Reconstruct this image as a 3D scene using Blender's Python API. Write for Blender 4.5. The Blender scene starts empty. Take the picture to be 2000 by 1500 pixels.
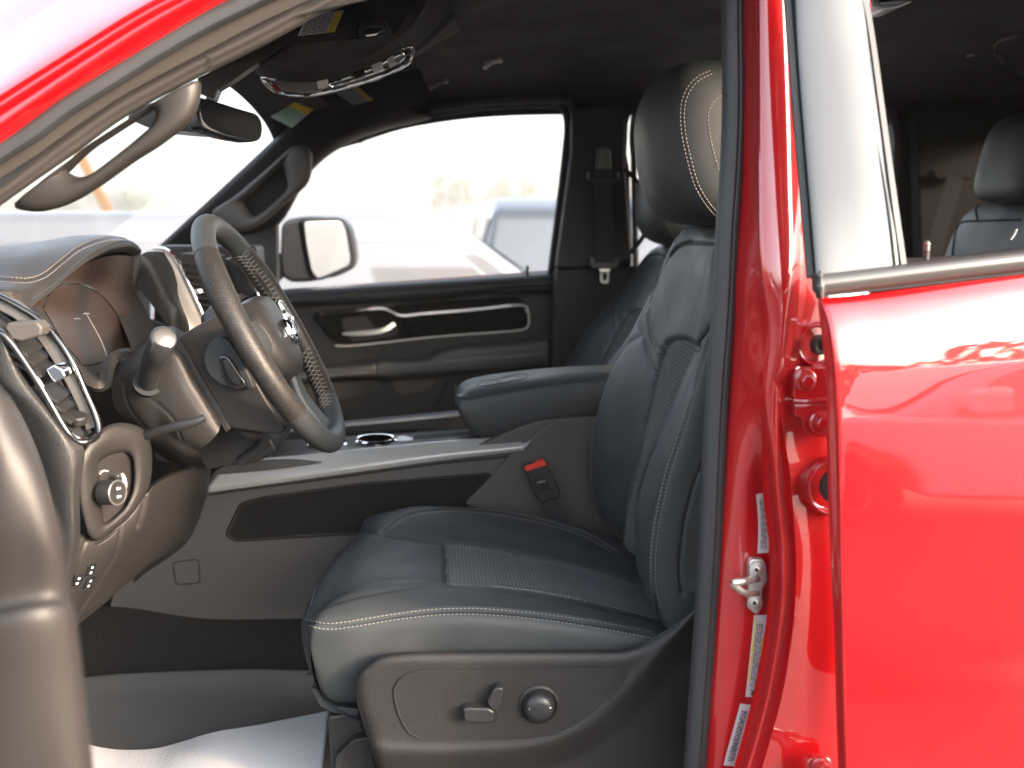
import bpy, bmesh, math, random
import numpy as np
from mathutils import Vector, Matrix
from mathutils.bvhtree import BVHTree
random.seed(7); np.random.seed(7)
R_ = math.radians
S = bpy.context.scene
# ---------------- camera ----------------
F = 1944.4; CZ = 1.62; PI_ = R_(9.06); PS = R_(4.4)
cp, sp, cy, sy = math.cos(PI_), math.sin(PI_), math.cos(PS), math.sin(PS)
cam = bpy.data.cameras.new('camera'); co = bpy.data.objects.new('camera', cam); S.collection.objects.link(co)
co.location = (0, 0, CZ); co.rotation_euler = (R_(90) - PI_, 0, -PS)
cam.lens = 35; cam.sensor_width = 36; cam.clip_start = .02; cam.clip_end = 2000
cam.dof.use_dof = True; cam.dof.focus_distance = 1.48; cam.dof.aperture_fstop = 3.4
S.camera = co
# ---------------- sky, sun, exposure ----------------
W = bpy.data.worlds.new('World'); S.world = W; W.use_nodes = True
nt = W.node_tree; bg = nt.nodes['Background']
sky = nt.nodes.new('ShaderNodeTexSky'); sky.sky_type = 'NISHITA'; sky.sun_disc = False
sky.sun_elevation = R_(15); sky.sun_rotation = R_(124); sky.air_density = 1.0; sky.dust_density = 6.0; sky.ozone_density = 1.5
hs = nt.nodes.new('ShaderNodeHueSaturation'); hs.inputs['Saturation'].default_value = .5
nt.links.new(sky.outputs[0], hs.inputs['Color']); nt.links.new(hs.outputs[0], bg.inputs[0]); bg.inputs[1].default_value = .15
sl = bpy.data.lights.new('sun', 'SUN'); sl.energy = 1.05; sl.angle = R_(5); sl.color = (1, .64, .39)
so = bpy.data.objects.new('sun', sl); S.collection.objects.link(so)
az = R_(124); el = R_(15)
sdir = Vector((math.sin(az) * math.cos(el), math.cos(az) * math.cos(el), math.sin(el)))
so.rotation_euler = sdir.to_track_quat('Z', 'Y').to_euler(); so.location = (6, -6, 6)
S.view_settings.view_transform = 'Standard'; S.view_settings.look = 'None'; S.view_settings.exposure = 3.08; S.view_settings.gamma = 1
S.cycles.use_denoising = True; S.cycles.max_bounces = 10; S.cycles.transparent_max_bounces = 16
S.cycles.caustics_reflective = False; S.cycles.sample_clamp_indirect = 6

# ---------------- helpers ----------------
def P(u, v, Y):
    """point at depth Y (metres across the cab) seen at photo position u, v"""
    a = (u - 1000) / F; b = (750 - v) / F
    h = cp + b * sp; z = b * cp - sp
    dx = h * sy + a * cy; dy = h * cy - a * sy
    t = Y / dy
    return np.array((dx * t, Y, CZ + z * t))
def PZ(u, v, z):
    a = (u - 1000) / F; b = (750 - v) / F
    h = cp + b * sp; zz = b * cp - sp; t = (z - CZ) / zz
    return np.array(((h * sy + a * cy) * t, (h * cy - a * sy) * t, z))
def Q(X, Y, z):
    """measured point with the across axis along the lens"""
    d = Y * cp - (z - CZ) * sp; up = Y * sp + (z - CZ) * cp
    return P(1000 + F * X / d, 750 - F * up / d, Y)
def proj(A):
    A = np.asarray(A, float); x = A[..., 0]; y = A[..., 1]; z = A[..., 2] - CZ
    xc = x * cy - y * sy; h = x * sy + y * cy
    d = h * cp - z * sp; up = h * sp + z * cp
    return 1000 + F * xc / d, 750 - F * up / d
def w3(p):
    return np.array(p, float) if isinstance(p, np.ndarray) or isinstance(p, Vector) else P(*p)
def V3(*a): return np.array(a, float)

ROOT = [V3(.45, 1.95, 0)]
def link(o): S.collection.objects.link(o); return o
def thing(name, label, cat, loc=(0, 0, 0), group=None, rz=0):
    o = link(bpy.data.objects.new(name, None)); o.location = loc; o.rotation_euler = (0, 0, rz)
    o['label'] = label; o['category'] = cat
    if group: o['group'] = group
    return o
def new(name, v, f, mat, parent=None, smooth=True, local=False, sharp=None):
    me = bpy.data.meshes.new(name)
    v = np.asarray(v, float)
    if parent is not None and not local: v = v - ROOT[0]
    me.from_pydata([tuple(p) for p in v], [], [tuple(int(i) for i in q) for q in f])
    me.materials.append(mat); me.update()
    if smooth:
        me.polygons.foreach_set('use_smooth', [True] * len(me.polygons))
        if sharp: me.set_sharp_from_angle(angle=R_(sharp))
    o = link(bpy.data.objects.new(name, me)); o.parent = parent
    return o
def recalc(o):
    bm = bmesh.new(); bm.from_mesh(o.data); bmesh.ops.recalc_face_normals(bm, faces=bm.faces); bm.to_mesh(o.data); bm.free()
    return o
def bevel(o, w, seg=3):
    m = o.modifiers.new('bevel', 'BEVEL'); m.width = w; m.segments = seg; m.limit_method = 'ANGLE'; m.angle_limit = R_(35); m.harden_normals = True
    return o
def solid(o, t, off=-1):
    m = o.modifiers.new('solid', 'SOLIDIFY'); m.thickness = t; m.offset = off; return o
def cr(pts, n):
    p = np.asarray(pts, float); k = len(p)
    if k == 1: return np.repeat(p, n, 0)
    e = np.vstack([2 * p[0] - p[1], p, 2 * p[-1] - p[-2]])
    t = np.linspace(0, k - 1, n); i = np.minimum(t.astype(int), k - 2); s = (t - i)[:, None]
    a, b, c, d = e[i], e[i + 1], e[i + 2], e[i + 3]
    return .5 * (2 * b + (c - a) * s + (2 * a - 5 * b + 4 * c - d) * s ** 2 + (3 * b - a - 3 * c + d) * s ** 3)
def even(p, n):
    p = np.asarray(p, float); L = np.r_[0, np.cumsum(np.linalg.norm(np.diff(p, axis=0), axis=1))]
    t = np.linspace(0, L[-1], n); return np.stack([np.interp(t, L, p[:, k]) for k in range(p.shape[1])], 1)
def crs(pts, n): return even(cr(pts, n * 4), n)
def rnd(pts, r, n=4, closed=True):
    """round the corners of a pixel outline by r"""
    p = [np.array(q, float) for q in pts]; out = []; N = len(p)
    for i in range(N):
        if not closed and i in (0, N - 1): out.append(p[i]); continue
        a, b, c = p[i - 1], p[i], p[(i + 1) % N]
        la, lc = np.linalg.norm(a - b), np.linalg.norm(c - b)
        q = min(r, la * .48, lc * .48)
        s = b + (a - b) / la * q; e = b + (c - b) / lc * q
        for k in range(n + 1):
            t = k / n; out.append((1 - t) ** 2 * s + 2 * t * (1 - t) * b + t * t * e)
    return out
def grid(rows, nu, nv):
    R = np.array([[w3(p) for p in r] for r in rows])
    A = np.array([cr(r, nu) for r in R])
    return np.stack([cr(A[:, j], nv) for j in range(nu)], 1)
def gnorm(G):
    du = np.gradient(G, axis=1); dv = np.gradient(G, axis=0); n = np.cross(du, dv)
    n /= (np.linalg.norm(n, axis=2, keepdims=True) + 1e-12)
    view = V3(0, 0, CZ) - G
    if (n * view).sum(2).mean() < 0: n = -n
    return n
def seg_dist(u, v, poly):
    d = np.full(u.shape, 1e9)
    for (x0, y0), (x1, y1) in zip(poly[:-1], poly[1:]):
        L2 = (x1 - x0) ** 2 + (y1 - y0) ** 2 + 1e-9
        t = np.clip(((u - x0) * (x1 - x0) + (v - y0) * (y1 - y0)) / L2, 0, 1)
        d = np.minimum(d, np.hypot(u - x0 - t * (x1 - x0), v - y0 - t * (y1 - y0)))
    return d
def carve(G, lines, w=4, depth=.003):
    n = gnorm(G); u, v = proj(G); face = (n * (V3(0, 0, CZ) - G)).sum(2) > 0
    for L in lines:
        ww, dd = w, depth
        if isinstance(L, tuple): L, ww, dd = L
        pl = cr(L, len(L) * 8)
        G = G - n * (dd * np.exp(-(seg_dist(u, v, pl) / ww) ** 2) * face)[..., None]
    return G
def inpoly(u, v, poly):
    c = np.zeros(u.shape, bool); x0, y0 = poly[-1]
    for x1, y1 in poly:
        with np.errstate(divide='ignore', invalid='ignore'):
            hit = ((y0 > v) != (y1 > v)) & (u < (x1 - x0) * (v - y0) / (y1 - y0 + 1e-12) + x0)
        c ^= hit; x0, y0 = x1, y1
    return c
def gfaces(m, n, wrapu=False):
    f = []
    for i in range(m - 1):
        for j in range(n if wrapu else n - 1):
            f.append((i * n + j, i * n + (j + 1) % n, (i + 1) * n + (j + 1) % n, (i + 1) * n + j))
    return f
BV = {}
def sheet(name, G, mat, parent, key=None, thick=0, cut=None, sharp=None):
    """cut: list of (sub-part name, material, pixel outline)"""
    m, n = G.shape[:2]; f = np.array(gfaces(m, n)); Vt = G.reshape(-1, 3)
    if key: BV[key] = BVHTree.FromPolygons([Vector(p) for p in Vt], [tuple(q) for q in f.tolist()])
    nn = gnorm(G).reshape(-1, 3)
    a, b, c = Vt[f[0][0]], Vt[f[0][1]], Vt[f[0][2]]
    mid = f[len(f) // 2]
    if np.dot(np.cross(Vt[mid[1]] - Vt[mid[0]], Vt[mid[3]] - Vt[mid[0]]), nn[mid[0]]) < 0: f = f[:, ::-1]
    keep = np.ones(len(f), bool); subs = []
    if cut:
        cen = Vt[f].mean(1); u, v = proj(cen); fn = nn[f[:, 0]]; fc = (fn * (V3(0, 0, CZ) - cen)).sum(1) > -.02
        for cn, cm, poly in cut:
            msk = inpoly(u, v, poly) & fc & keep; keep &= ~msk; subs.append((cn, cm, msk))
    def mk(nm, mt, msk, par):
        ff = f[msk]; ids, inv = np.unique(ff, return_inverse=True)
        o = new(nm, Vt[ids], inv.reshape(-1, 4), mt, par, sharp=sharp)
        # carry the whole sheet's normals so that the seam between pieces stays smooth
        if thick: solid(o, thick)
        return o
    o = mk(name, mat, keep, parent)
    return (o, [mk(a, b, c, o) for a, b, c in subs]) if cut else o
def slab(name, pts, Y0, d, mat, parent=None, bev=.004, r=0, seg=3, key=None, vec=None):
    """outline at depth Y0 (or per-point depth), pushed d metres along +Y"""
    if r: pts = rnd([q[:2] for q in pts], r)
    a = np.array([P(q[0], q[1], q[2] if len(q) > 2 else (Y0(q[0], q[1]) if callable(Y0) else Y0)) for q in pts]); n = len(a)
    vec = V3(0, d, 0) if vec is None else vec
    v = np.vstack([a, a + vec])
    f = [tuple(range(n)), tuple(range(2 * n - 1, n - 1, -1))] + [(i, i + n, (i + 1) % n + n, (i + 1) % n) for i in range(n)]
    o = recalc(new(name, v, f, mat, parent, sharp=35))
    if key: BV[key] = BVHTree.FromPolygons([Vector(p) for p in v], f)
    if bev: bevel(o, bev, seg)
    return o
def frames(p, ref):
    t = np.gradient(p, axis=0); t /= np.linalg.norm(t, axis=1, keepdims=True) + 1e-12
    ref = np.asarray(ref, float)
    if ref.ndim == 1: ref = np.repeat(ref[None], len(p), 0)
    s = np.cross(t, ref); s /= np.linalg.norm(s, axis=1, keepdims=True) + 1e-12
    return t, s, np.cross(s, t)
def sweep_vf(path, prof, ref=(0, 0, 1), closed=False, scale=None):
    p = np.asarray(path, float); t, s, n = frames(p, ref)
    if closed:
        t = np.roll(p, -1, 0) - np.roll(p, 1, 0); t /= np.linalg.norm(t, axis=1, keepdims=True)
        rr = np.repeat(np.asarray(ref, float)[None], len(p), 0) if np.ndim(ref) == 1 else ref
        s = np.cross(t, rr); s /= np.linalg.norm(s, axis=1, keepdims=True); n = np.cross(s, t)
    sc = np.ones(len(p)) if scale is None else scale
    q = np.asarray(prof, float); k = len(q)
    v = (p[:, None] + sc[:, None, None] * (s[:, None] * q[None, :, :1] + n[:, None] * q[None, :, 1:2])).reshape(-1, 3)
    m = len(p); f = []
    for i in range(m if closed else m - 1):
        for j in range(k):
            a = i * k; b = ((i + 1) % m) * k
            f.append((a + j, a + (j + 1) % k, b + (j + 1) % k, b + j))
    if not closed: f += [tuple(range(k)), tuple(range((m - 1) * k + k - 1, (m - 1) * k - 1, -1))]
    return v, f
def circ(r, n=12, ry=None): ry = ry or r; return [(r * math.cos(2 * math.pi * i / n), ry * math.sin(2 * math.pi * i / n)) for i in range(n)]
def rect(w, h): return [(-w / 2, -h / 2), (w / 2, -h / 2), (w / 2, h / 2), (-w / 2, h / 2)]
def sweep(name, pts, prof, mat, parent=None, ref=(0, 0, 1), n=60, closed=False, smooth=True, scale=None, raw=False):
    p = [w3(q) for q in pts]
    path = np.array(p) if raw else crs(p, n)
    if scale is not None: scale = np.interp(np.linspace(0, 1, len(path)), np.linspace(0, 1, len(scale)), scale)
    v, f = sweep_vf(path, prof, ref, closed, scale)
    return recalc(new(name, v, f, mat, parent, smooth=smooth, sharp=45))
def tube(name, pts, r, mat, parent=None, n=40, k=12, scale=None, ref=(0.01, 0.02, 1)):
    return sweep(name, pts, circ(r, k), mat, parent, ref=ref, n=n, scale=scale)
def lathe(name, prof, origin, axis, mat, parent=None, n=32, local=False, sharp=40, cap=True):
    """prof: (radius, distance along axis)"""
    ax = Vector(axis).normalized(); q = ax.to_track_quat('Z', 'Y')
    v = []; f = []
    for r, h in prof:
        for i in range(n):
            a = 2 * math.pi * i / n; v.append(Vector(origin) + q @ Vector((r * math.cos(a), r * math.sin(a), h)))
    for k in range(len(prof) - 1):
        for i in range(n): f.append((k * n + i, k * n + (i + 1) % n, (k + 1) * n + (i + 1) % n, (k + 1) * n + i))
    if cap: f.append(tuple(range(n - 1, -1, -1))); f.append(tuple(range((len(prof) - 1) * n, len(prof) * n)))
    return recalc(new(name, v, f, mat, parent, sharp=sharp, local=local))
def box_vf(c, ax, ay, az):
    c, ax, ay, az = map(lambda q: np.asarray(q, float), (c, ax, ay, az))
    v = [c + i * ax + j * ay + k * az for i in (-1, 1) for j in (-1, 1) for k in (-1, 1)]
    return v, [(0, 1, 3, 2), (4, 6, 7, 5), (0, 4, 5, 1), (2, 3, 7, 6), (0, 2, 6, 4), (1, 5, 7, 3)]
def box(name, c, size, mat, parent=None, bev=.003, rot=None, local=False):
    M = rot or Matrix.Identity(3)
    a = [np.array(M @ Vector([size[k] / 2 if k == i else 0 for k in range(3)])) for i in range(3)]
    v, f = box_vf(c, *a); o = recalc(new(name, v, f, mat, parent, local=local, sharp=35))
    return bevel(o, bev) if bev else o
class MB:
    def __init__(s): s.v = []; s.f = []
    def add(s, v, f):
        b = len(s.v); s.v += [tuple(p) for p in v]; s.f += [tuple(i + b for i in q) for q in f]
    def build(s, name, mat, parent=None, smooth=True, local=False, sharp=40): return recalc(new(name, s.v, s.f, mat, parent, smooth, local, sharp=sharp))
def cast(key, u, v):
    d = P(u, v, 1.0) - V3(0, 0, CZ); best = None
    for k in (key if isinstance(key, (list, tuple)) else [key]):
        h = BV[k].ray_cast(Vector((0, 0, CZ)), Vector(d).normalized(), 9)
        if h[0] is not None and (best is None or h[3] < best[3]): best = h
    if best is None: return None
    n = best[1]
    if n.dot(Vector(d)) > 0: n = -n
    return np.array(best[0]), np.array(n)
def on(key, px, n=None, lift=.001):
    """lay a photo polyline on a built surface"""
    q = cr(px, n or max(8, int(len(px) * 24))); P3 = []; N3 = []
    for u, v in q:
        h = cast(key, u, v)
        if h: P3.append(h[0] + h[1] * lift); N3.append(h[1])
    return np.array(P3), np.array(N3)
def stitches(name, key, lines, mat, parent, L=.0036, gap=.0022, r=.0005, lift=.0006, slant=0):
    o = None
    for ln in lines:
        mb = MB(); p, nn = on(key, ln, lift=lift)
        if len(p) < 3: continue
        k = np.ones(len(p)) / 5
        seg = np.linalg.norm(np.diff(p, axis=0), axis=1); cum = np.r_[0, np.cumsum(seg)]
        pos = 0
        while pos + L < cum[-1]:
            a = np.array([np.interp(pos, cum, p[:, i]) for i in range(3)]); b = np.array([np.interp(pos + L, cum, p[:, i]) for i in range(3)])
            i = min(np.searchsorted(cum, pos), len(nn) - 1); nrm = nn[i]; pos += L + gap
            t = b - a; l = np.linalg.norm(t)
            if l < 1e-5 or l > 2 * L: continue
            t /= l; s = np.cross(t, nrm); s /= np.linalg.norm(s) + 1e-9
            c = (a + b) / 2; t2 = t + s * slant
            vs = []
            for e, rr in ((-.5, .35), (-.3, 1), (.3, 1), (.5, .35)):
                for x, y in ((-1, 0), (0, 1), (1, 0), (0, -1)):
                    vs.append(c + t2 * e * L + s * x * r * rr * 1.3 + nrm * y * r * rr)
            f = [(q * 4 + w, q * 4 + (w + 1) % 4, q * 4 + 4 + (w + 1) % 4, q * 4 + 4 + w) for q in range(3) for w in range(4)] + [(3, 2, 1, 0), (12, 13, 14, 15)]
            mb.add(vs, f)
        if mb.v: o = mb.build(name, mat, parent)
    return o
def cord(name, key, lines, r, mat, parent, lift=0, k=8, n=None):
    o = None
    for ln in lines:
        mb = MB(); p, nn = on(key, ln, lift=lift, n=n)
        if len(p) < 4: continue
        p = crs(p[::3] if len(p) > 12 else p, len(p)); mb.add(*sweep_vf(p, circ(r, k), ref=(.1, .9, .3)))
        o = mb.build(name, mat, parent)
    return o
def text(name, s, size, M, mat, parent, ext=.0002):
    c = bpy.data.curves.new(name, 'FONT'); c.body = s; c.size = size; c.extrude = ext; c.align_x = 'CENTER'; c.align_y = 'CENTER'
    o = link(bpy.data.objects.new(name, c)); bpy.context.view_layer.update()
    me = bpy.data.meshes.new_from_object(o.evaluated_get(bpy.context.evaluated_depsgraph_get()))
    bpy.data.objects.remove(o); me.transform(M)
    me.transform(Matrix.Translation(-Vector(ROOT[0]))); me.materials.clear(); me.materials.append(mat)
    o = link(bpy.data.objects.new(name, me)); o.parent = parent; return o
def basis(o, x, n):
    """matrix with local x along x, local z along n, at o"""
    n = Vector(n).normalized(); x = Vector(x); x = (x - n * x.dot(n)).normalized(); y = n.cross(x)
    M = Matrix.Identity(4)
    for i, a in enumerate((x, y, n)):
        for k in range(3): M[k][i] = a[k]
    M.translation = Vector(o); return M

# ---------------- materials ----------------
def mat(name, col, rough=.5, metal=0, spec=.5, coat=0, bump=None, scale=200, bstr=.2, var=0, vscale=8, sheen=0, coatr=.03, emit=0, stretch=None, dist=.001):
    m = bpy.data.materials.new(name); m.use_nodes = True; n = m.node_tree; b = n.nodes['Principled BSDF']
    b.inputs['Base Color'].default_value = (*col, 1); b.inputs['Roughness'].default_value = rough; b.inputs['Metallic'].default_value = metal
    b.inputs['Specular IOR Level'].default_value = spec; b.inputs['Coat Weight'].default_value = coat; b.inputs['Coat Roughness'].default_value = coatr; b.inputs['Coat IOR'].default_value = 2.05
    b.inputs['Sheen Weight'].default_value = sheen
    tc = n.nodes.new('ShaderNodeTexCoord'); vec = tc.outputs['Object']
    if stretch:
        mp = n.nodes.new('ShaderNodeMapping'); mp.inputs['Scale'].default_value = stretch; n.links.new(vec, mp.inputs[0]); svec = mp.outputs[0]
    else: svec = vec
    if bump:
        if bump == 'voronoi':
            t = n.nodes.new('ShaderNodeTexVoronoi'); t.inputs['Scale'].default_value = scale; h = t.outputs['Distance']
        elif bump == 'noise':
            t = n.nodes.new('ShaderNodeTexNoise'); t.inputs['Scale'].default_value = scale; t.inputs['Detail'].default_value = 4; h = t.outputs['Fac']
        n.links.new(svec, t.inputs['Vector'])
        bp = n.nodes.new('ShaderNodeBump'); bp.inputs['Strength'].default_value = bstr; bp.inputs['Distance'].default_value = dist
        n.links.new(h, bp.inputs['Height']); n.links.new(bp.outputs[0], b.inputs['Normal'])
        if coat: pass
    if var:
        t = n.nodes.new('ShaderNodeTexNoise'); t.inputs['Scale'].default_value = vscale; t.inputs['Detail'].default_value = 6; n.links.new(svec, t.inputs['Vector'])
        r = n.nodes.new('ShaderNodeMapRange'); r.inputs[1].default_value = .3; r.inputs[2].default_value = .7
        r.inputs[3].default_value = 1 - var; r.inputs[4].default_value = 1 + var; n.links.new(t.outputs['Fac'], r.inputs[0])
        mx = n.nodes.new('ShaderNodeVectorMath'); mx.operation = 'SCALE'; mx.inputs[0].default_value = col; n.links.new(r.outputs[0], mx.inputs['Scale'])
        n.links.new(mx.outputs[0], b.inputs['Base Color'])
        r2 = n.nodes.new('ShaderNodeMapRange'); r2.inputs[1].default_value = .3; r2.inputs[2].default_value = .7; r2.inputs[3].default_value = rough * .88; r2.inputs[4].default_value = min(1, rough * 1.12)
        n.links.new(t.outputs['Fac'], r2.inputs[0]); n.links.new(r2.outputs[0], b.inputs['Roughness'])
    if emit: b.inputs['Emission Color'].default_value = (*col, 1); b.inputs['Emission Strength'].default_value = emit
    return m
def weave(name, c0, c1, sx, sz, rough=.85, k=0):
    """ribbed cloth: two crossed waves"""
    m = mat(name, c0, rough, spec=.2, sheen=.12); n = m.node_tree; b = n.nodes['Principled BSDF']; tc = n.nodes['Texture Coordinate']
    ws = []
    for d, s in (('X', sx), ('Z', sz)):
        w = n.nodes.new('ShaderNodeTexWave'); w.bands_direction = d; w.inputs['Scale'].default_value = s; w.inputs['Distortion'].default_value = 1.4
        w.inputs['Detail'].default_value = 2; w.inputs['Detail Scale'].default_value = 6; n.links.new(tc.outputs['Object'], w.inputs['Vector']); ws.append(w)
    no = n.nodes.new('ShaderNodeTexNoise'); no.inputs['Scale'].default_value = 900; n.links.new(tc.outputs['Object'], no.inputs['Vector'])
    mu = n.nodes.new('ShaderNodeMath'); mu.operation = 'MULTIPLY_ADD'; n.links.new(ws[k].outputs['Fac'], mu.inputs[0]); mu.inputs[1].default_value = .6; n.links.new(no.outputs['Fac'], mu.inputs[2])
    r = n.nodes.new('ShaderNodeMapRange'); r.inputs[1].default_value = .4; r.inputs[2].default_value = 1.15; n.links.new(mu.outputs[0], r.inputs[0])
    mx = n.nodes.new('ShaderNodeMix'); mx.data_type = 'RGBA'; mx.inputs[6].default_value = (*c0, 1); mx.inputs[7].default_value = (*c1, 1)
    n.links.new(r.outputs[0], mx.inputs[0]); n.links.new(mx.outputs[2], b.inputs['Base Color'])
    bp = n.nodes.new('ShaderNodeBump'); bp.inputs['Strength'].default_value = .8; bp.inputs['Distance'].default_value = .0012
    n.links.new(mu.outputs[0], bp.inputs['Height']); n.links.new(bp.outputs[0], b.inputs['Normal'])
    return m
def glassmat(name, tint=(1, 1, 1), refl=1.0):
    m = bpy.data.materials.new(name); m.use_nodes = True; n = m.node_tree; n.nodes.remove(n.nodes['Principled BSDF'])
    o = n.nodes['Material Output']; tr = n.nodes.new('ShaderNodeBsdfTransparent'); tr.inputs[0].default_value = (*tint, 1)
    g = n.nodes.new('ShaderNodeBsdfGlossy'); g.inputs['Roughness'].default_value = .01
    fr = n.nodes.new('ShaderNodeFresnel'); fr.inputs[0].default_value = 1.45
    mx = n.nodes.new('ShaderNodeMixShader'); n.links.new(fr.outputs[0], mx.inputs[0]); n.links.new(tr.outputs[0], mx.inputs[1]); n.links.new(g.outputs[0], mx.inputs[2]); n.links.new(mx.outputs[0], o.inputs[0])
    return m
M = dict(
    leather=mat('black_leather', (.029, .033, .0355), .52, spec=.38, bump='voronoi', scale=900, bstr=.25, var=.12, vscale=14, dist=.0006),
    leather_grain=mat('grained_leather', (.020, .019, .0185), .45, spec=.42, bump='voronoi', scale=520, bstr=.6, var=.12, vscale=14, dist=.0008),
    fabric=weave('ribbed_fabric', (.008, .010, .012), (.055, .064, .072), 55, 260),
    fabric_back=weave('ribbed_fabric_back', (.007, .008, .009), (.055, .058, .062), 200, 55, k=1),
    shaded_plastic=mat('shaded_plastic', (.009, .009, .0095), .55, spec=.35, bump='voronoi', scale=480, bstr=.4, dist=.0006),  # the dark plastic again, with the far side's shade put into its colour
    visor=mat('visor_cloth', (.030, .0285, .027), .9, bump='noise', scale=500, bstr=.3),
    mirror_dark=mat('dark_mirror', (.005, .0055, .007), .15, spec=.1),  # near-black colour painted in place of a true mirror reflection
    dimmed_trim=mat('dimmed_trim', (.004, .0038, .0036), .85, spec=.12),  # near-black: shade put into parts the sun would otherwise brighten
    handle=mat('handle_vinyl', (.020, .0175, .0158), .5, spec=.4, bump='noise', scale=500, bstr=.08),
    seam=mat('seam_dark', (.008, .008, .009), .8),
    thread=mat('pale_thread', (.23, .215, .19), .7),
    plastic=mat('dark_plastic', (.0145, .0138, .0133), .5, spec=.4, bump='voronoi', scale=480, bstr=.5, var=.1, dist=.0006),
    plastic_brown=mat('umber_plastic', (.0165, .0148, .0138), .5, spec=.35, bump='voronoi', scale=650, bstr=.28, var=.1, dist=.0007),
    plastic_smooth=mat('smooth_black_plastic', (.02, .02, .021), .35, var=.1),
    plastic_grey=mat('grey_plastic', (.052, .048, .045), .55, bump='voronoi', scale=500, bstr=.4, var=.08, dist=.0006),
    gloss=mat('gloss_black', (.008, .008, .009), .12, coat=.6),
    rubber=mat('black_rubber', (.028, .029, .031), .55, bump='noise', scale=60, bstr=.15, var=.1),
    trimcloth=mat('woven_trim', (.030, .0265, .0235), .8, bump='voronoi', scale=700, bstr=.7, var=.1, dist=.0008),
    headliner=mat('headliner_cloth', (.0075, .0074, .0073), .9, bump='noise', scale=500, bstr=.3, var=.08),
    carpet=mat('black_carpet', (.014, .0138, .0135), .95, spec=.1, bump='noise', scale=300, bstr=1, var=.5, vscale=420, dist=.004),
    mat_rubber=mat('floor_mat_rubber', (.075, .075, .075), .45, bump='noise', scale=9, bstr=.15, var=.1, vscale=4),
    silver=mat('satin_silver', (.42, .415, .40), .36, metal=.35, bump='noise', scale=900, bstr=.05),
    dark_silver=mat('dark_silver', (.13, .125, .12), .3, metal=.5),
    chrome=mat('chrome', (.85, .85, .86), .07, metal=1),
    steel=mat('zinc_steel', (.62, .6, .57), .32, metal=.9, bump='noise', scale=120, bstr=.1),
    red=mat('red_paint', (.42, .002, .005), .4, spec=.15, coat=1, coatr=.02, bump='noise', scale=260, bstr=.012, dist=.002, var=.03),
    redin=mat('red_paint_inner', (.45, .003, .008), .33, coat=.8, coatr=.06, bump='noise', scale=90, bstr=.03, var=.06, vscale=40),
    frame=mat('grey_gloss_frame', (.03, .03, .03), .22, coat=.5, coatr=.08),
    molding=mat('belt_molding', (.05, .048, .046), .38, coat=.3, coatr=.2),
    sticker=mat('sticker_white', (.62, .6, .62), .5), ink=mat('ink', (.05, .05, .06), .6), yellow=mat('sticker_yellow', (.75, .55, .03), .5),
    redplastic=mat('red_button', (.7, .035, .02), .35), belt=mat('belt_webbing', (.025, .025, .026), .8, bump='noise', scale=600, bstr=.5),
    paper=mat('white_paper_mat', (.40, .41, .43), .8, bump='voronoi', scale=260, bstr=.5, dist=.0008),
    glass=glassmat('window_glass'), glass_dark=glassmat('screen_cover', (.75, .75, .75)),
    screen=mat('sun_tinted_screen', (.022, .0135, .009), .3, spec=.4), mirror=mat('mirror_glass', (.85, .87, .88), .015, metal=1),  # screen: brown base paints in the orange sunlight on the cluster
    asphalt=mat('asphalt', (.075, .072, .07), .9, bump='noise', scale=60, bstr=.4, var=.2, vscale=3),
)
# ================= the truck =================
T = thing('pickup_truck', 'red pickup truck with its front door open onto black leather seats', 'pickup truck', tuple(ROOT[0]))
L_, FB = M['leather'], M['fabric_back']

# ---------------- driver seat: cushion ----------------
def zin(x): return np.interp(x, [-.29, -.2, -.11, 0, .1, .2, .32], [1.060, 1.090, 1.086, 1.077, 1.058, 1.028, .99])
def zse(x): return np.interp(x, [-.29, -.2, -.1, .04, .18, .32], [1.066, 1.074, 1.082, 1.074, 1.050, 1.03])
def cush_row(x, dz=0, nose=0, crown=1):
    zi = zin(x); zs = zse(x)
    return [Q(x, 1.42, .93), Q(x, 1.345, .94), Q(x, 1.325, .99), Q(x - nose, 1.322, zs - .03), Q(x - nose, 1.330, zs), Q(x - nose, 1.365, zs + (zi + .014 - zs) * .8), Q(x - nose, 1.405, zi + .014 * crown),
            Q(x - nose, 1.447, zi), Q(x - nose, 1.54, zi - .007 * crown), Q(x - nose, 1.63, zi), Q(x - nose, 1.685, zi + .019 * crown), Q(x - nose, 1.745, zi + .027 * crown), Q(x, 1.80, zi + .010), Q(x, 1.835, zi - .02), Q(x, 1.845, .99), Q(x, 1.82, .93)]
rows = []
def flat_row(x, z, b=0):
    r = []
    for i, y in enumerate([1.42, 1.36, 1.34, 1.335, 1.34, 1.365, 1.40, 1.447, 1.54, 1.63, 1.685, 1.745, 1.79, 1.815, 1.82, 1.80]):
        t = (y - 1.54) / .24
        r.append(Q(x + .05 * max(0, abs(t) - .6) * 1.2 - b * (1 - t * t) * .02, y, z))
    return r
def mixr(a, b, t): return [(1 - t) * p + t * q for p, q in zip(a, b)]
rows.append(flat_row(-.19, .905)); rows.append(flat_row(-.255, .925)); rows.append(flat_row(-.283, .96, 1)); rows.append(flat_row(-.294, 1.0, 1.2))
f2 = flat_row(-.293, 1.045, 1.2); rows.append(f2)
r0 = cush_row(-.275, crown=.3)
r0 = [Q(-.262 + .0, 1.42, .93), Q(-.272, 1.35, .95), Q(-.276, 1.331, .99), Q(-.280, 1.329, 1.03)] + r0[4:]
rows.append(r0)
for x, c in ((-.23, .8), (-.17, 1), (-.10, 1), (0, 1), (.1, 1), (.2, .9), (.3, .7)): rows.append(cush_row(x, crown=c))
G = grid(rows, 190, 210)
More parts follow.
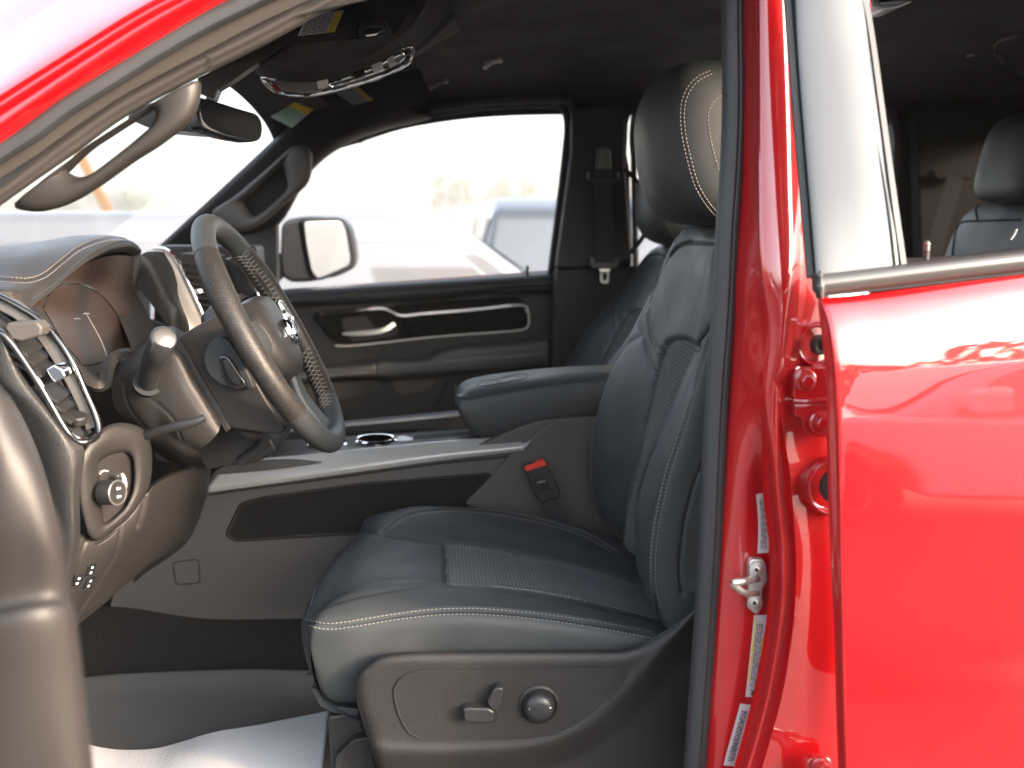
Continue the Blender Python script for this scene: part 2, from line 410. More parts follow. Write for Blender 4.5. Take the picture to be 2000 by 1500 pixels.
seamN = [(598, 1214), (640, 1222), (690, 1217), (770, 1204), (860, 1194), (950, 1194), (1060, 1204), (1180, 1222), (1275, 1240)]
seamF = [(742, 1046), (765, 1024), (790, 1008), (830, 998), (900, 995), (980, 1003), (1060, 1019), (1140, 1043), (1205, 1080)]
inN = [(606, 1196), (650, 1176), (710, 1160), (800, 1146), (870, 1143), (960, 1147), (1060, 1160), (1150, 1178), (1240, 1200), (1275, 1212)]
inF = [(688, 1037), (715, 1038), (760, 1045), (868, 1060), (900, 1061), (985, 1073), (1010, 1080), (1100, 1096), (1170, 1114), (1240, 1138)]
cross = [(868, 1062), (871, 1085), (871, 1143)]
cross2 = [(1010, 1079), (1020, 1115), (1030, 1155)]
G = carve(G, [(seamN, 3.2, .0028), (seamF, 3, .003), (inN, 5, .0045), (inF, 5, .0045), (cross, 3.5, .005), (cross2, 4, .003)])
insC = inF[3:] + [(1300, 1160), (1300, 1215)] + inN[::-1][1:6] + [(871, 1143), (871, 1085)]
cush, sub = sheet('seat_cushion', G, L_, T, key='cush', cut=[('fabric_insert', M['fabric'], insC)])
cush['label'] = 'driver seat cushion in black leather with ribbed fabric centre'
def par(lines, d):
    out = []
    for ln in lines:
        a = np.array(ln, float); t = np.gradient(a, axis=0); t /= np.linalg.norm(t, axis=1, keepdims=True)
        out.append([tuple(p) for p in a + np.stack([-t[:, 1], t[:, 0]], 1) * d])
    return out
stitches('stitching', 'cush', par([seamN], -4.5) + par([seamN], 7) + par([seamF], -4) + par([seamF], 4.5) + par([inN[5:]], -3), M['thread'], cush)
cord('piping', 'cush', par([seamN], -8), .0011, M['leather'], cush)
cord('piping', 'cush', [[(603, 1190), (598, 1212), (602, 1226)], [(606, 1186), (618, 1140), (640, 1085), (668, 1050)]], .0016, M['leather'], cush)
# trim skirt under the nose
slab('seat_skirt', [(608, 1345), (625, 1378), (650, 1392), (700, 1398), (700, 1385), (655, 1380), (632, 1366), (618, 1345)], 1.345, .42, M['leather'], cush, bev=.002, r=3)

# ---------------- driver seat: side panel ----------------
out = [(693, 1340), (702, 1312), (742, 1280), (800, 1273), (1000, 1271), (1215, 1270), (1258, 1258), (1320, 1218), (1362, 1178), (1372, 1150), (1385, 1150), (1385, 1530), (745, 1530), (715, 1430), (697, 1375)]
def side_panel():
    o = np.array(rnd([q for q in out], 16, 5)); o = even(np.vstack([o, o[:1]]), 321)[:-1]
    ridge = cr([(1400, 1165), (1352, 1222), (1312, 1268), (1262, 1325), (1205, 1385), (1135, 1440), (1040, 1472), (900, 1482), (760, 1480), (715, 1470)], 60)
    rings = [0, .0, .006, .015, .028, .045, .065, .09, .12, .16] + list(np.linspace(.2, 1, 34)); G = []
    for k, t in enumerate(rings):
        row = []
        for u, v in o:
            cu = min(max(u, 860), 1300); cv = 1395
            uu = u + (cu - u) * t; vv = v + (cv - v) * t
            d = math.hypot(uu - u, vv - v); R = 26.0; y = 1.291
            if k == 0: y += .055
            else: y += .013 * (1 - math.sqrt(max(0, 1 - (1 - min(d, R) / R) ** 2)))
            row.append((uu, vv, y))
        G.append(row)
    A_ = np.array(G); U, V_, Y_ = A_[..., 0], A_[..., 1], A_[..., 2]
    dd_ = seg_dist(U, V_, ridge); below = inpoly(U, V_, [tuple(q) for q in ridge] + [(600, 1470), (600, 1700), (1500, 1700), (1500, 1100)])
    sg_ = np.where(below, dd_, -dd_); sm = np.clip((sg_ + 6) / 44, 0, 1); sm = sm * sm * (3 - 2 * sm)
    Y_ = Y_ + .009 * sm - .0035 * np.exp(-((sg_ + 14) / 14) ** 2)
    Pt = np.array([[P(u, v, y) for u, v, y in zip(*r)] for r in zip(U, V_, Y_)])
    return np.concatenate([Pt, Pt[:, :1]], 1)
sp_ = sheet('seat_side_panel', side_panel(), M['plastic'], T, key='panel')
sp_['label'] = 'dark grained plastic side panel of the driver seat with power controls'
inner = [(768, 1345), (785, 1322), (815, 1311), (1205, 1304), (1226, 1314), (1218, 1334), (1165, 1396), (1110, 1430), (1040, 1441), (830, 1446), (798, 1432), (776, 1390)]
slab('control_panel', inner, 1.2895, .006, M['plastic'], sp_, bev=.0016, r=12)
p = rnd(inner, 12); pp = [P(u, v, 1.2895) for u, v in p]
sweep('panel_groove', pp, circ(.0011, 6), M['seam'], sp_, ref=(0, 1, 0), closed=True, raw=True)
lip = [(712, 1322), (760, 1291), (830, 1286), (1000, 1286), (1215, 1285), (1275, 1270), (1330, 1235), (1368, 1195)]
for nm, pts, c in (('seat_switch', [(904, 1386), (912, 1383), (955, 1384), (966, 1391), (964, 1408), (955, 1413), (912, 1412), (905, 1405)], 0),
                   ('seat_switch', [(951, 1373), (963, 1349), (970, 1343), (982, 1344), (984, 1352), (975, 1389), (966, 1390), (958, 1385)], 0)):
    slab(nm, pts, 1.272, .018, M['plastic_smooth'], sp_, bev=.0035, seg=4, r=4)
slab('switch_recess', [(898, 1382), (905, 1378), (940, 1377), (950, 1372), (962, 1345), (972, 1338), (984, 1340), (986, 1352), (970, 1412), (905, 1417), (899, 1405)], 1.2885, .004, M['seam'], sp_, bev=0, r=4)
c = P(1052, 1376, 1.29)
kn = lathe('lumbar_knob', [(.0, -.019), (.010, -.0188), (.017, -.0165), (.0205, -.012), (.0215, -.004), (.0215, 0)], c, (0, 1, 0), M['plastic_smooth'], sp_)
lathe('knob_ring', [(.0235, .003), (.0235, -.001), (.0255, -.0035), (.0285, -.002), (.030, .002)], c, (0, 1, 0), M['plastic'], sp_, cap=False)
for s in (-1, 1): lathe('finger_dimple', [(.0, .0), (.0045, -.0004), (.0062, .001)], c + V3(s * .0105, -.0166, 0), (s * .35, 1, 0), M['gloss'], sp_, n=20)

# ---------------- driver seat: backrest ----------------
zz = [1.00, 1.05, 1.12, 1.20, 1.28, 1.36, 1.44, 1.50, 1.56, 1.60, 1.622]
fc = [.235, .185, .148, .141, .158, .182, .222, .250, .268, .284, .305]
fv = [.245, .215, .188, .188, .198, .216, .246, .262, .275, .290, .310]
ce = [.25, .22, .196, .204, .216, .236, .257, .270, .281, .294, .312]
ncr = [.25, .215, .185, .180, .199, .228, .258, .268, .281, .297, .315]
nse = [.26, .225, .203, .201, .213, .2385, .262, .274, .288, .303, .318]
rows = []
for i, z in enumerate(zz):
    k = min(1, (1.64 - z) / .12); k = .55 + .45 * max(0, k)   # shoulders narrow at the top
    yc = 1.575
    def yy(y): return yc + (y - yc) * (k if z > 1.5 else 1)
    rows.append([Q(.40, yy(1.80), z - .02), Q(fc[i] + .06, yy(1.845), z), Q(fc[i] + .022, yy(1.842), z), Q(fc[i], yy(1.80), z), Q((fc[i] * .6 + fv[i] * .4), yy(1.735), z), Q(fv[i], yy(1.68), z), Q(ce[i], yy(1.61), z), Q(ce[i], yy(1.53), z),
                 Q((ce[i] + ncr[i]) / 2 + .004, yy(1.455), z), Q(ncr[i], yy(1.405), z), Q(ncr[i] + .008, yy(1.365), z), Q(nse[i], yy(1.338), z), Q(nse[i] + .035, yy(1.328), z), Q(nse[i] + .09, yy(1.335), z), Q(nse[i] + .15, yy(1.36), z - .02)])
t = rows[-1]; cen = Q(.345, 1.575, 1.640)
rows.append([.45 * p + .55 * cen for p in t]); rows[-1] = [np.array((p[0], p[1], max(p[2], 1.0))) for p in rows[-1]]
G = grid(rows, 190, 230)
far2 = [(1312, 470), (1290, 520), (1268, 585), (1250, 625), (1258, 655), (1272, 720), (1280, 728)]
fbol = [(1252, 655), (1225, 672), (1200, 705), (1182, 745), (1163, 800), (1152, 870), (1150, 935), (1160, 985), (1185, 1030), (1213, 1058)]
finn = [(1350, 470), (1330, 478), (1308, 500), (1285, 545), (1272, 580), (1267, 625), (1276, 670), (1292, 692)]
nser = [(1388, 655), (1372, 705), (1348, 790), (1328, 855), (1305, 925), (1288, 1000), (1277, 1075), (1277, 1140), (1286, 1195)]
fabL = [(1292, 690), (1286, 715), (1276, 755), (1258, 830), (1245, 895), (1233, 950), (1222, 1000), (1215, 1060), (1220, 1120)]
fabR = [(1360, 680), (1345, 715), (1320, 770), (1290, 840), (1262, 905), (1245, 955), (1238, 1010), (1242, 1080), (1258, 1175)]
fabT = [(1292, 690), (1305, 670), (1325, 663), (1345, 668), (1360, 680)]
shT = [(1308, 500), (1322, 482), (1345, 474), (1400, 475), (1440, 478)]
shN = [(1400, 600), (1385, 640), (1362, 672)]
side2 = [(1385, 880), (1360, 930), (1340, 1000), (1330, 1060), (1326, 1120), (1332, 1160)]
G = carve(G, [(far2, 3, .003), (fbol, 4, .003), (finn, 3.2, .003), (nser, 3.5, .0035), (fabL, 5, .006), (fabR, 5, .005), (fabT, 5, .007), (shT, 3, .003), (shN, 4, .004), (side2, 4, .005),
              ([(1333, 442), (1322, 470)], 2.5, .002)])
fabP = fabT + fabR[1:] + [(1250, 1210), (1200, 1210)] + fabL[::-1][:-1]
back, _ = sheet('seat_backrest', G, L_, T, key='back', cut=[('fabric_insert', FB, fabP)])
back['label'] = 'driver seat backrest in black leather with a ribbed fabric stripe'
stitches('stitching', 'back', par([fbol], 4) + par([fbol], -4) + par([nser], -5) + par([nser], 5) + par([far2[3:]], -4) + par([finn], -4) , M['thread'], back)
cord('piping', 'back', [shT, finn[:3], shN, side2], .0009, M['seam'], back)
# ---------------- headrest ----------------
def headrest():
    c = Q(.285, 1.585, 1.742); n, m = 96, 90; G = np.zeros((m, n, 3)); hx = np.array(Q(.365, 1.585, 1.742)) - c
    for i in range(m):
        la = -math.pi / 2 + math.pi * i / (m - 1)
        for j in range(n):
            lo = 2 * math.pi * j / (n - 1)
            sg = lambda w, e: math.copysign(abs(w) ** e, w)
            e1, e2 = .52, .62
            x = sg(math.cos(la), e1) * sg(math.cos(lo), e2); y = sg(math.cos(la), e1) * sg(math.sin(lo), e2); z = sg(math.sin(la), e1)
            wy = .158 * (1 - .05 * z); wx = .083
            X = .288 + x * wx + (z > 0) * z * z * .030 - .014 * z + (.016 * (z < 0) * z * z); Y = 1.585 + y * wy
            if x < 0: X -= .010 * (1 - y * y)
            Zc = 1.740 + z * .120
            G[i, j] = Q(X, Y, Zc)
    return G
G = headrest()
hs1 = [(1389, 141), (1362, 155), (1342, 180), (1333, 215), (1336, 265), (1347, 315), (1360, 360), (1380, 395), (1404, 424)]
hs2 = [(1420, 176), (1400, 186), (1386, 202), (1378, 228), (1382, 268), (1392, 310), (1402, 340), (1412, 360)]
G = carve(G, [(hs1, 3, .0025), (hs2, 3.2, .004), ([(1258, 330), (1268, 375), (1285, 410), (1300, 428)], 3, .0015)])
hr = sheet('headrest', G, M['leather'], T, key='head'); hr['label'] = 'driver headrest in black leather, partly lit by the low sun'
stitches('stitching', 'head', par([hs1], 3.5) + par([hs1], -4) + par([hs2], -5), M['thread'], hr)
lathe('headrest_collar', [(.03, 0), (.045, .002), (.045, .010), (.02, .014)], Q(.335, 1.575, 1.628), (0, 0, 1), M['plastic_smooth'], back)

# ---------------- passenger seat: the same pieces further across ----------------
def copy_part(o, d, par_=None, lab=None):
    c = o.copy(); link(c); c.parent = par_ or T
    if par_ is None: c.location = Vector(o.location) + Vector(d)
    if lab: c['label'] = lab
    for ch in [q for q in S.objects if q.parent == o]: copy_part(ch, d, c)
    return c
D = (.10, .955, 0)
copy_part(cush, D, lab='passenger seat cushion in black leather')
pb_, ph_ = copy_part(back, D, lab='passenger seat backrest in black leather'), copy_part(hr, D, lab='passenger headrest in black leather')
for o in (pb_, ph_): pv_ = Vector((-.10, .9, 1.33)); o.matrix_basis = Matrix.Translation(pv_) @ Matrix.Rotation(R_(14), 4, 'Y') @ Matrix.Translation(-pv_) @ Matrix.Translation(Vector(D))

# ---------------- centre console ----------------
CY = 1.885
side = [(212, 1190), (225, 1140), (290, 1105), (360, 1060), (395, 985), (412, 925), (440, 905), (560, 900), (700, 905), (940, 868), (1010, 835), (1060, 820), (1120, 816), (1230, 812), (1330, 950), (1330, 1240), (700, 1235), (590, 1214), (370, 1217), (300, 1212)]
sideo = slab('console_side', side, CY, .02, M['plastic_grey'], T, bev=.004, r=14, key='console'); sideo['label'] = 'tall grey plastic side of the centre console'
box('console_core', (P(900, 1080, 2.08)), (1.0, .34, .26), M['plastic'], sideo, bev=.01)
slab('storage_pocket', [(442, 1040), (455, 1010), (475, 985), (510, 975), (700, 948), (948, 926), (958, 934), (950, 945), (915, 985), (915, 1040), (700, 1040), (600, 1043), (456, 1054)], CY - .0015, .003, M['carpet'], sideo, bev=0, r=6)
sweep('pocket_edge', [P(u, v, CY - .001) for u, v in rnd([(442, 1043), (470, 985), (510, 973), (700, 946), (955, 925), (962, 935), (945, 955), (915, 990), (915, 1041), (700, 1041), (458, 1056)], 8)], circ(.003, 8), M['seam'], sideo, ref=(0, 1, 0), closed=True, raw=True)
hatch = rnd([(337, 1098), (388, 1092), (391, 1139), (344, 1142)], 9)
sweep('access_cover', [P(u, v, CY - .0005) for u, v in hatch], circ(.0013, 6), M['seam'], sideo, ref=(0, 1, 0), closed=True, raw=True)
# silver bar along the top edge
G = grid([[(405, 962, CY - .012), (520, 947, CY - .012), (700, 922, CY - .012), (860, 900, CY - .012), (1010, 882, CY - .012), (1022, 876, CY - .012)],
          [(408, 948, CY - .014), (520, 934, CY - .014), (700, 910, CY - .014), (860, 888, CY - .014), (1010, 873, CY - .014), (1030, 866, CY - .014)],
          [(425, 925, CY + .002), (540, 915, CY + .002), (700, 893, CY + .002), (860, 875, CY + .002), (1015, 862, CY + .002), (1040, 856, CY + .002)],
          [(445, 900, CY + .024), (560, 893, CY + .024), (700, 878, CY + .024), (860, 862, CY + .024), (1015, 851, CY + .024), (1052, 847, CY + .024)],
          [(450, 897, CY + .034), (565, 890, CY + .034), (700, 878, CY + .034), (860, 863, CY + .034), (1015, 854, CY + .034), (1052, 850, CY + .034)]], 80, 24)
bar = sheet('console_trim', G, M['silver'], T, thick=.004); bar['label'] = 'satin silver trim bar along the centre console'
sweep('trim_seam', [(410, 966, CY - .003), (520, 951, CY - .003), (700, 927, CY - .003), (860, 905, CY - .003), (1008, 888, CY - .003), (1050, 855, CY + .01)], circ(.0016, 8), M['seam'], bar, ref=(0, 1, 0), n=60)
# top deck, cup holders, far rail
zt = P(860, 868, CY + .07)[2]
dk = slab('console_deck', [(455, 897, 1.915), (700, 880, 1.915), (960, 858, 1.915), (960, 835, 2.16), (690, 852, 2.16), (520, 862, 2.16)], 0, 0, M['plastic_smooth'], T, bev=0, vec=V3(0, 0, -.03))
for u, v, r in ((734, 868, .037), (640, 876, .034)):
    c0 = P(u, v, 2.02)
    lathe('cup_holder', [(r * .8, -.05), (r * .86, .0), (r, .0025), (r + .004, .003), (r + .008, 0)], c0 + V3(0, 0, .011), (0, 0, 1), M['chrome'], dk, cap=False)
    lathe('cup_well', [(0, .0035), (r * .93, .0035)], c0 + V3(0, 0, .011), (0, 0, 1), M['seam'], dk)
slab('cup_surround', [(668, 882, 1.965), (700, 865, 2.05), (790, 850, 2.07), (808, 856, 2.04), (785, 874, 1.97)], 0, 0, M['steel'], dk, bev=.001, vec=V3(0, 0, -.002), r=0)
slab('tray_well', [(790, 872, 1.975), (812, 850, 2.07), (935, 840, 2.07), (930, 862, 1.975)], 0, 0, M['seam'], dk, bev=0, vec=V3(0, 0, -.002))
rail = slab('console_rail', [(560, 858), (690, 845), (915, 835), (925, 822), (905, 808), (680, 829), (560, 842)], 2.20, .05, M['plastic'], T, bev=.003, r=3)
sweep('rail_trim', [(560, 841, 2.199), (690, 829, 2.199), (910, 809, 2.199)], rect(.006, .003), M['silver'], rail, ref=(0, 1, 0), n=20)
# rear skirt panel of the console beside the seat
slab('console_rear_panel', [(905, 985), (965, 925), (1010, 870), (1050, 845), (1068, 828), (1095, 818), (1160, 814), (1260, 830), (1260, 1100), (1180, 1060), (1000, 1010)], CY - .006, .02, M['plastic_grey'], T, bev=.004, r=12)['label'] = 'grained grey rear side panel of the console beside the seat'
# armrest
rows = []
AY = 1.90
def arm(vt, vb, u0, u1):
    pass
us = [893, 900, 915, 945, 1000, 1080, 1160, 1240, 1330]
top = [772, 756, 745, 737, 729, 721, 716, 714, 712]; mid = [778, 782, 783, 778, 768, 756, 748, 744, 742]; bot = [796, 818, 842, 858, 858, 836, 815, 812, 812]
sec = []
for u, t0, m0, b0 in zip(us, top, mid, bot):
    z_t = P(u, t0, AY + .19)[2]; a = P(u, m0, AY); bt = P(u, b0, AY + .012)
    x0 = a[0]
    if u == 893: a = P(u, 780, AY + .012)
    far = P(u, t0, AY + .19); xf = x0 + (far[0] - a[0]) * .3
    sec.append([V3(bt[0], AY + .12, bt[2] + .01), V3(bt[0], AY + .03, bt[2]), V3(bt[0], AY + .006, bt[2] + .012), V3((a[0] + bt[0]) / 2, AY - .002, (a[2] + bt[2]) / 2), V3(a[0], AY, a[2] - .006), V3(a[0], AY + .010, a[2] + .006), V3(a[0], AY + .05, (a[2] + z_t) / 2 + .012 if u > 900 else a[2] + .004),
                V3(a[0] + (far[0] - a[0]) * .2, AY + .12, z_t + .002), V3(a[0] + (far[0] - a[0]) * .2, AY + .20, z_t), V3(a[0], AY + .245, z_t - .012), V3(a[0], AY + .26, z_t - .04), V3(bt[0], AY + .26, bt[2] + .01)])
s0 = [.5 * p + .5 * np.mean(sec[0], axis=0) + V3(.004, 0, 0) for p in sec[0]]
G = grid([[np.mean(sec[0], axis=0) + V3(.006, 0, 0)] * 12, s0] + sec, 110, 130)
ast = [(935, 778), (960, 771), (1010, 762), (1080, 752), (1150, 745), (1185, 742)]
G = carve(G, [(ast, 3, .002)])
ar = sheet('console_armrest', G, M['leather'], T, key='arm'); ar['label'] = 'padded black leather centre armrest lid'
stitches('stitching', 'arm', par([ast], 3), M['thread'], ar)
em = [(930, 752), (945, 744), (968, 741), (1010, 731), (1030, 733), (1022, 740), (985, 747), (942, 754)]
cord('embossed_emblem', 'arm', [em + em[:1]], .0009, M['seam'], ar)
cord('embossed_emblem', 'arm', [[(945, 750), (965, 744), (978, 744), (985, 738), (1005, 735), (1015, 737)], [(970, 742), (975, 747)]], .0008, M['seam'], ar)
slab('armrest_latch', [(915, 828), (925, 845), (935, 852), (928, 835), (918, 822)], AY + .02, .1, M['plastic_smooth'], ar, bev=.001)
# buckle
bk = slab('seat_belt_buckle', [(1022, 912), (1028, 907), (1062, 900), (1068, 903), (1095, 962), (1092, 972), (1058, 982), (1050, 977)], CY - .05, .018, M['plastic_smooth'], T, bev=.003, r=4)
bk['label'] = 'seat belt buckle with a red release button'
slab('release_button', [(1024, 912), (1062, 899), (1068, 908), (1028, 921)], CY - .054, .02, M['redplastic'], bk, bev=.002, r=2)
slab('label_plate', [(1041, 937), (1065, 931), (1077, 955), (1051, 962)], CY - .0512, .002, M['seam'], bk, bev=0, r=2)
o0 = P(1058, 941, CY - .0516); text('press_lettering', 'PRESS', .0065, basis(o0, V3(1, 0, .25), (0, -1, 0)), M['steel'], bk)
sweep('buckle_strap', [(1072, 972, CY - .042), (1085, 1000, CY - .04), (1100, 1030, CY - .04), (1118, 1070, CY - .04)], rect(.003, .030), M['belt'], bk, ref=(.9, 0, .5), n=20)

# ---------------- floor ----------------
fz = P(380, 1400, 1.60)[2]
fl = new('floor_pan', [V3(-.75, 1.12, fz - .13), V3(1.5, 1.12, fz - .13), V3(1.5, 2.95, fz - .13), V3(-.75, 2.95, fz - .13)], [(0, 1, 2, 3)], M['carpet'], T)
G = grid([[(60, 1215, CY), (215, 1185, CY), (400, 1208, CY), (600, 1208, CY), (760, 1208, CY)], [(60, 1300, 1.83), (160, 1290, 1.83), (400, 1285, 1.83), (600, 1280, 1.83), (760, 1280, 1.83)],
          [(60, 1355, 1.79), (160, 1335, 1.79), (400, 1322, 1.79), (600, 1318, 1.79), (760, 1318, 1.79)]], 60, 30)
cp_ = sheet('floor_carpet', G, M['carpet'], T); cp_['label'] = 'black floor carpet against the foot of the console'
G = grid([[(60, 1345, 1.80), (165, 1322, 1.80), (300, 1312, 1.80), (460, 1307, 1.80), (610, 1308, 1.80), (800, 1310, 1.80)],
          [(60, 1390, 1.74), (170, 1370, 1.74), (300, 1362, 1.74), (460, 1358, 1.74), (610, 1360, 1.74), (800, 1362, 1.74)],
          [(60, 1450, 1.62), (180, 1445, 1.62), (300, 1435, 1.62), (460, 1430, 1.62), (610, 1425, 1.62), (800, 1430, 1.62)],
          [(60, 1530, 1.42), (180, 1540, 1.42), (300, 1560, 1.42), (460, 1570, 1.42), (610, 1570, 1.42), (800, 1570, 1.42)]], 70, 50)
u, v = proj(G); G[..., 2] += .004 * np.sin(u / 35) * np.exp(-((v - 1360) / 40) ** 2) * (u > 440)
fm = sheet('rubber_floor_mat', G, M['mat_rubber'], T, thick=.004); fm['label'] = 'smooth dark grey rubber floor mat with a raised edge'
# seat runner
slab('seat_rail', [(640, 1400), (700, 1390), (712, 1430), (735, 1500), (690, 1540), (650, 1540)], 1.36, .05, M['plastic_smooth'], T, bev=.006, r=8)
slab('rail_bracket', [(655, 1480), (690, 1445), (722, 1440), (740, 1530), (650, 1530)], 1.34, .03, M['plastic'], T, bev=.005, r=6)

# ---------------- paper mat (lies loose on the floor) ----------------
ROOTT = ROOT[0]; ROOT[0] = P(420, 1470, 1.5)
pm = thing('paper_floor_mat', 'white embossed paper protection mat lying on the driver footwell floor', 'paper mat', tuple(ROOT[0]))
G = grid([[(150, 1455, 1.54), (172, 1467, 1.54), (235, 1477, 1.54), (300, 1475, 1.54), (350, 1463, 1.55), (420, 1442, 1.56), (500, 1429, 1.57), (560, 1417, 1.58), (642, 1401, 1.58)],
          [(160, 1495, 1.48), (190, 1500, 1.48), (240, 1505, 1.48), (300, 1505, 1.48), (350, 1497, 1.48), (420, 1482, 1.49), (500, 1471, 1.50), (560, 1463, 1.50), (637, 1453, 1.50)],
          [(170, 1560, 1.38), (200, 1560, 1.38), (250, 1560, 1.38), (300, 1560, 1.38), (350, 1560, 1.38), (420, 1560, 1.38), (500, 1560, 1.38), (560, 1560, 1.38), (625, 1560, 1.38)]], 90, 50)
G[..., 2] += .012
sheet('paper_sheet', G, M['paper'], pm, thick=.0012)
ROOT[0] = ROOTT
# ---------------- red body: pillar between the doors ----------------
def rowsP(tab): return grid(tab, 90, 120)
tab = []
# v, then (u, Y) across: flange, valley, ridge start, ridge, ridge end, recess, recess hidden
prof = [(-230, [(1438, 1.228), (1454, 1.205), (1466, 1.18), (1476, 1.155), (1484, 1.142), (1516, 1.139), (1532, 1.149), (1548, 1.19), (1610, 1.21), (1690, 1.21)]),
        (-60, [(1440, 1.225), (1456, 1.20), (1468, 1.175), (1478, 1.152), (1486, 1.139), (1520, 1.136), (1540, 1.146), (1560, 1.19), (1620, 1.21), (1700, 1.21)]),
        (150, [(1445, 1.222), (1458, 1.198), (1470, 1.173), (1479, 1.150), (1487, 1.136), (1524, 1.133), (1547, 1.143), (1572, 1.19), (1620, 1.21), (1700, 1.21)]),
        (350, [(1438, 1.218), (1455, 1.195), (1470, 1.170), (1480, 1.145), (1488, 1.130), (1530, 1.126), (1556, 1.138), (1582, 1.18), (1625, 1.20), (1700, 1.21)]),
        (520, [(1432, 1.212), (1446, 1.190), (1462, 1.165), (1480, 1.140), (1492, 1.124), (1535, 1.119), (1560, 1.132), (1582, 1.165), (1625, 1.19), (1700, 1.21)]),
        (650, [(1426, 1.206), (1440, 1.185), (1460, 1.160), (1484, 1.142), (1505, 1.124), (1530, 1.116), (1552, 1.138), (1575, 1.160), (1625, 1.18), (1700, 1.20)]),
        (800, [(1418, 1.200), (1432, 1.180), (1460, 1.156), (1484, 1.136), (1500, 1.122), (1518, 1.122), (1535, 1.148), (1570, 1.160), (1625, 1.17), (1700, 1.20)]),
        (950, [(1408, 1.196), (1424, 1.176), (1452, 1.162), (1503, 1.163), (1510, 1.130), (1520, 1.118), (1532, 1.142), (1570, 1.160), (1625, 1.17), (1700, 1.20)]),
        (1080, [(1400, 1.193), (1416, 1.175), (1448, 1.163), (1510, 1.165), (1518, 1.132), (1532, 1.116), (1547, 1.140), (1580, 1.162), (1635, 1.17), (1700, 1.20)]),
        (1200, [(1392, 1.190), (1410, 1.172), (1445, 1.163), (1508, 1.164), (1515, 1.132), (1528, 1.116), (1542, 1.142), (1580, 1.162), (1640, 1.17), (1700, 1.20)]),
        (1330, [(1382, 1.188), (1400, 1.172), (1430, 1.162), (1490, 1.162), (1497, 1.130), (1508, 1.116), (1522, 1.145), (1575, 1.164), (1645, 1.17), (1700, 1.20)]),
        (1430, [(1376, 1.186), (1392, 1.172), (1415, 1.162), (1464, 1.161), (1471, 1.132), (1484, 1.116), (1500, 1.145), (1570, 1.166), (1648, 1.17), (1700, 1.20)]),
        (1580, [(1366, 1.186), (1380, 1.172), (1395, 1.162), (1420, 1.161), (1427, 1.132), (1440, 1.116), (1465, 1.145), (1560, 1.166), (1650, 1.17), (1700, 1.20)])]
def tum(v): return .065 * max(0, 520 - v) / 580
G = grid([[(u, v, Y + tum(v) - (.075 * max(0, 520 - v) / 580 if 0 else 0)) for u, Y in r] for v, r in prof], 130, 200)
G = carve(G, [([(1522, 744), (1525, 748)], 7, .006), ([(1558, 655), (1562, 670)], 1, 0)])
bp_ = sheet('door_pillar', G, M['red'], T, key='pillar', thick=.02); bp_['label'] = 'glossy red pillar between the front and rear doors'
# rubber seal on the pillar
def seal(name, pts, prof, n=120, ref=(0, -1, 0), matl='rubber'): return sweep(name, pts, prof, M[matl], T, ref=ref, n=n)
spt = [(1431, -230, 1.217), (1432, -60, 1.215), (1433, 60, 1.215), (1434, 200, 1.213), (1430, 320, 1.21), (1422, 440, 1.208), (1414, 600, 1.204), (1402, 760, 1.198), (1395, 900, 1.194), (1388, 1060, 1.19), (1378, 1220, 1.188), (1368, 1360, 1.186), (1356, 1520, 1.184), (1350, 1600, 1.184)]
spt = [(u, v, Y + tum(v)) for u, v, Y in spt]
ws = sweep('weather_seal', spt, [(-.0135, -.012), (.012, -.012), (.0145, -.004), (.014, .006), (.009, .012), (0, .014), (-.004, .010), (-.006, .011), (-.011, .009), (-.0145, .002), (-.015, -.006)], M['rubber'], T, ref=(0, -1, 0), n=150)
ws['label'] = 'thick black rubber door seal running down the pillar'
# inner pillar trim behind the seal so the cab is closed
sheet('pillar_trim', grid([[(1428, v, 1.25 + tum(v)), (1440, v, 1.245 + tum(v)), (1500, v, 1.25 + tum(v)), (1545, v, 1.25 + tum(v))] if v < 600 else [(1400 - (v - 700) * .06, v, 1.25), (1420 - (v - 700) * .05, v, 1.245), (1560, v, 1.25), (1700, v, 1.25)] for v in (-80, 100, 300, 520, 700, 900, 1200, 1600)], 12, 60), M['plastic'], T, thick=.006)
# striker
st = slab('door_striker', [(1463, 1100), (1470, 1092), (1492, 1093), (1498, 1105), (1500, 1135), (1490, 1150), (1488, 1190), (1480, 1202), (1468, 1195), (1462, 1170)], 1.150, .012, M['steel'], T, bev=.002, r=6)
st['label'] = 'zinc door latch striker bolted to the red pillar'
for u, v in ((1478, 1113), (1474, 1178)):
    lathe('bolt', [(0, -.0055), (.0045, -.0055), (.0052, -.005), (.0055, -.002), (.0095, -.0015), (.010, 0)], P(u, v, 1.150), (0, 1, 0), M['steel'], st)
    lathe('bolt_socket', [(0, -.0002), (.0026, -.0002), (.0026, .001)], P(u, v, 1.1440), (0, 1, 0), M['seam'], st, n=6)
tube('striker_loop', [(1480, 1131, 1.150), (1468, 1133, 1.12), (1450, 1136, 1.09), (1434, 1137, 1.085), (1434, 1143, 1.087), (1450, 1156, 1.095), (1466, 1159, 1.12), (1478, 1158, 1.152)], .0042, M['steel'], st, n=60)
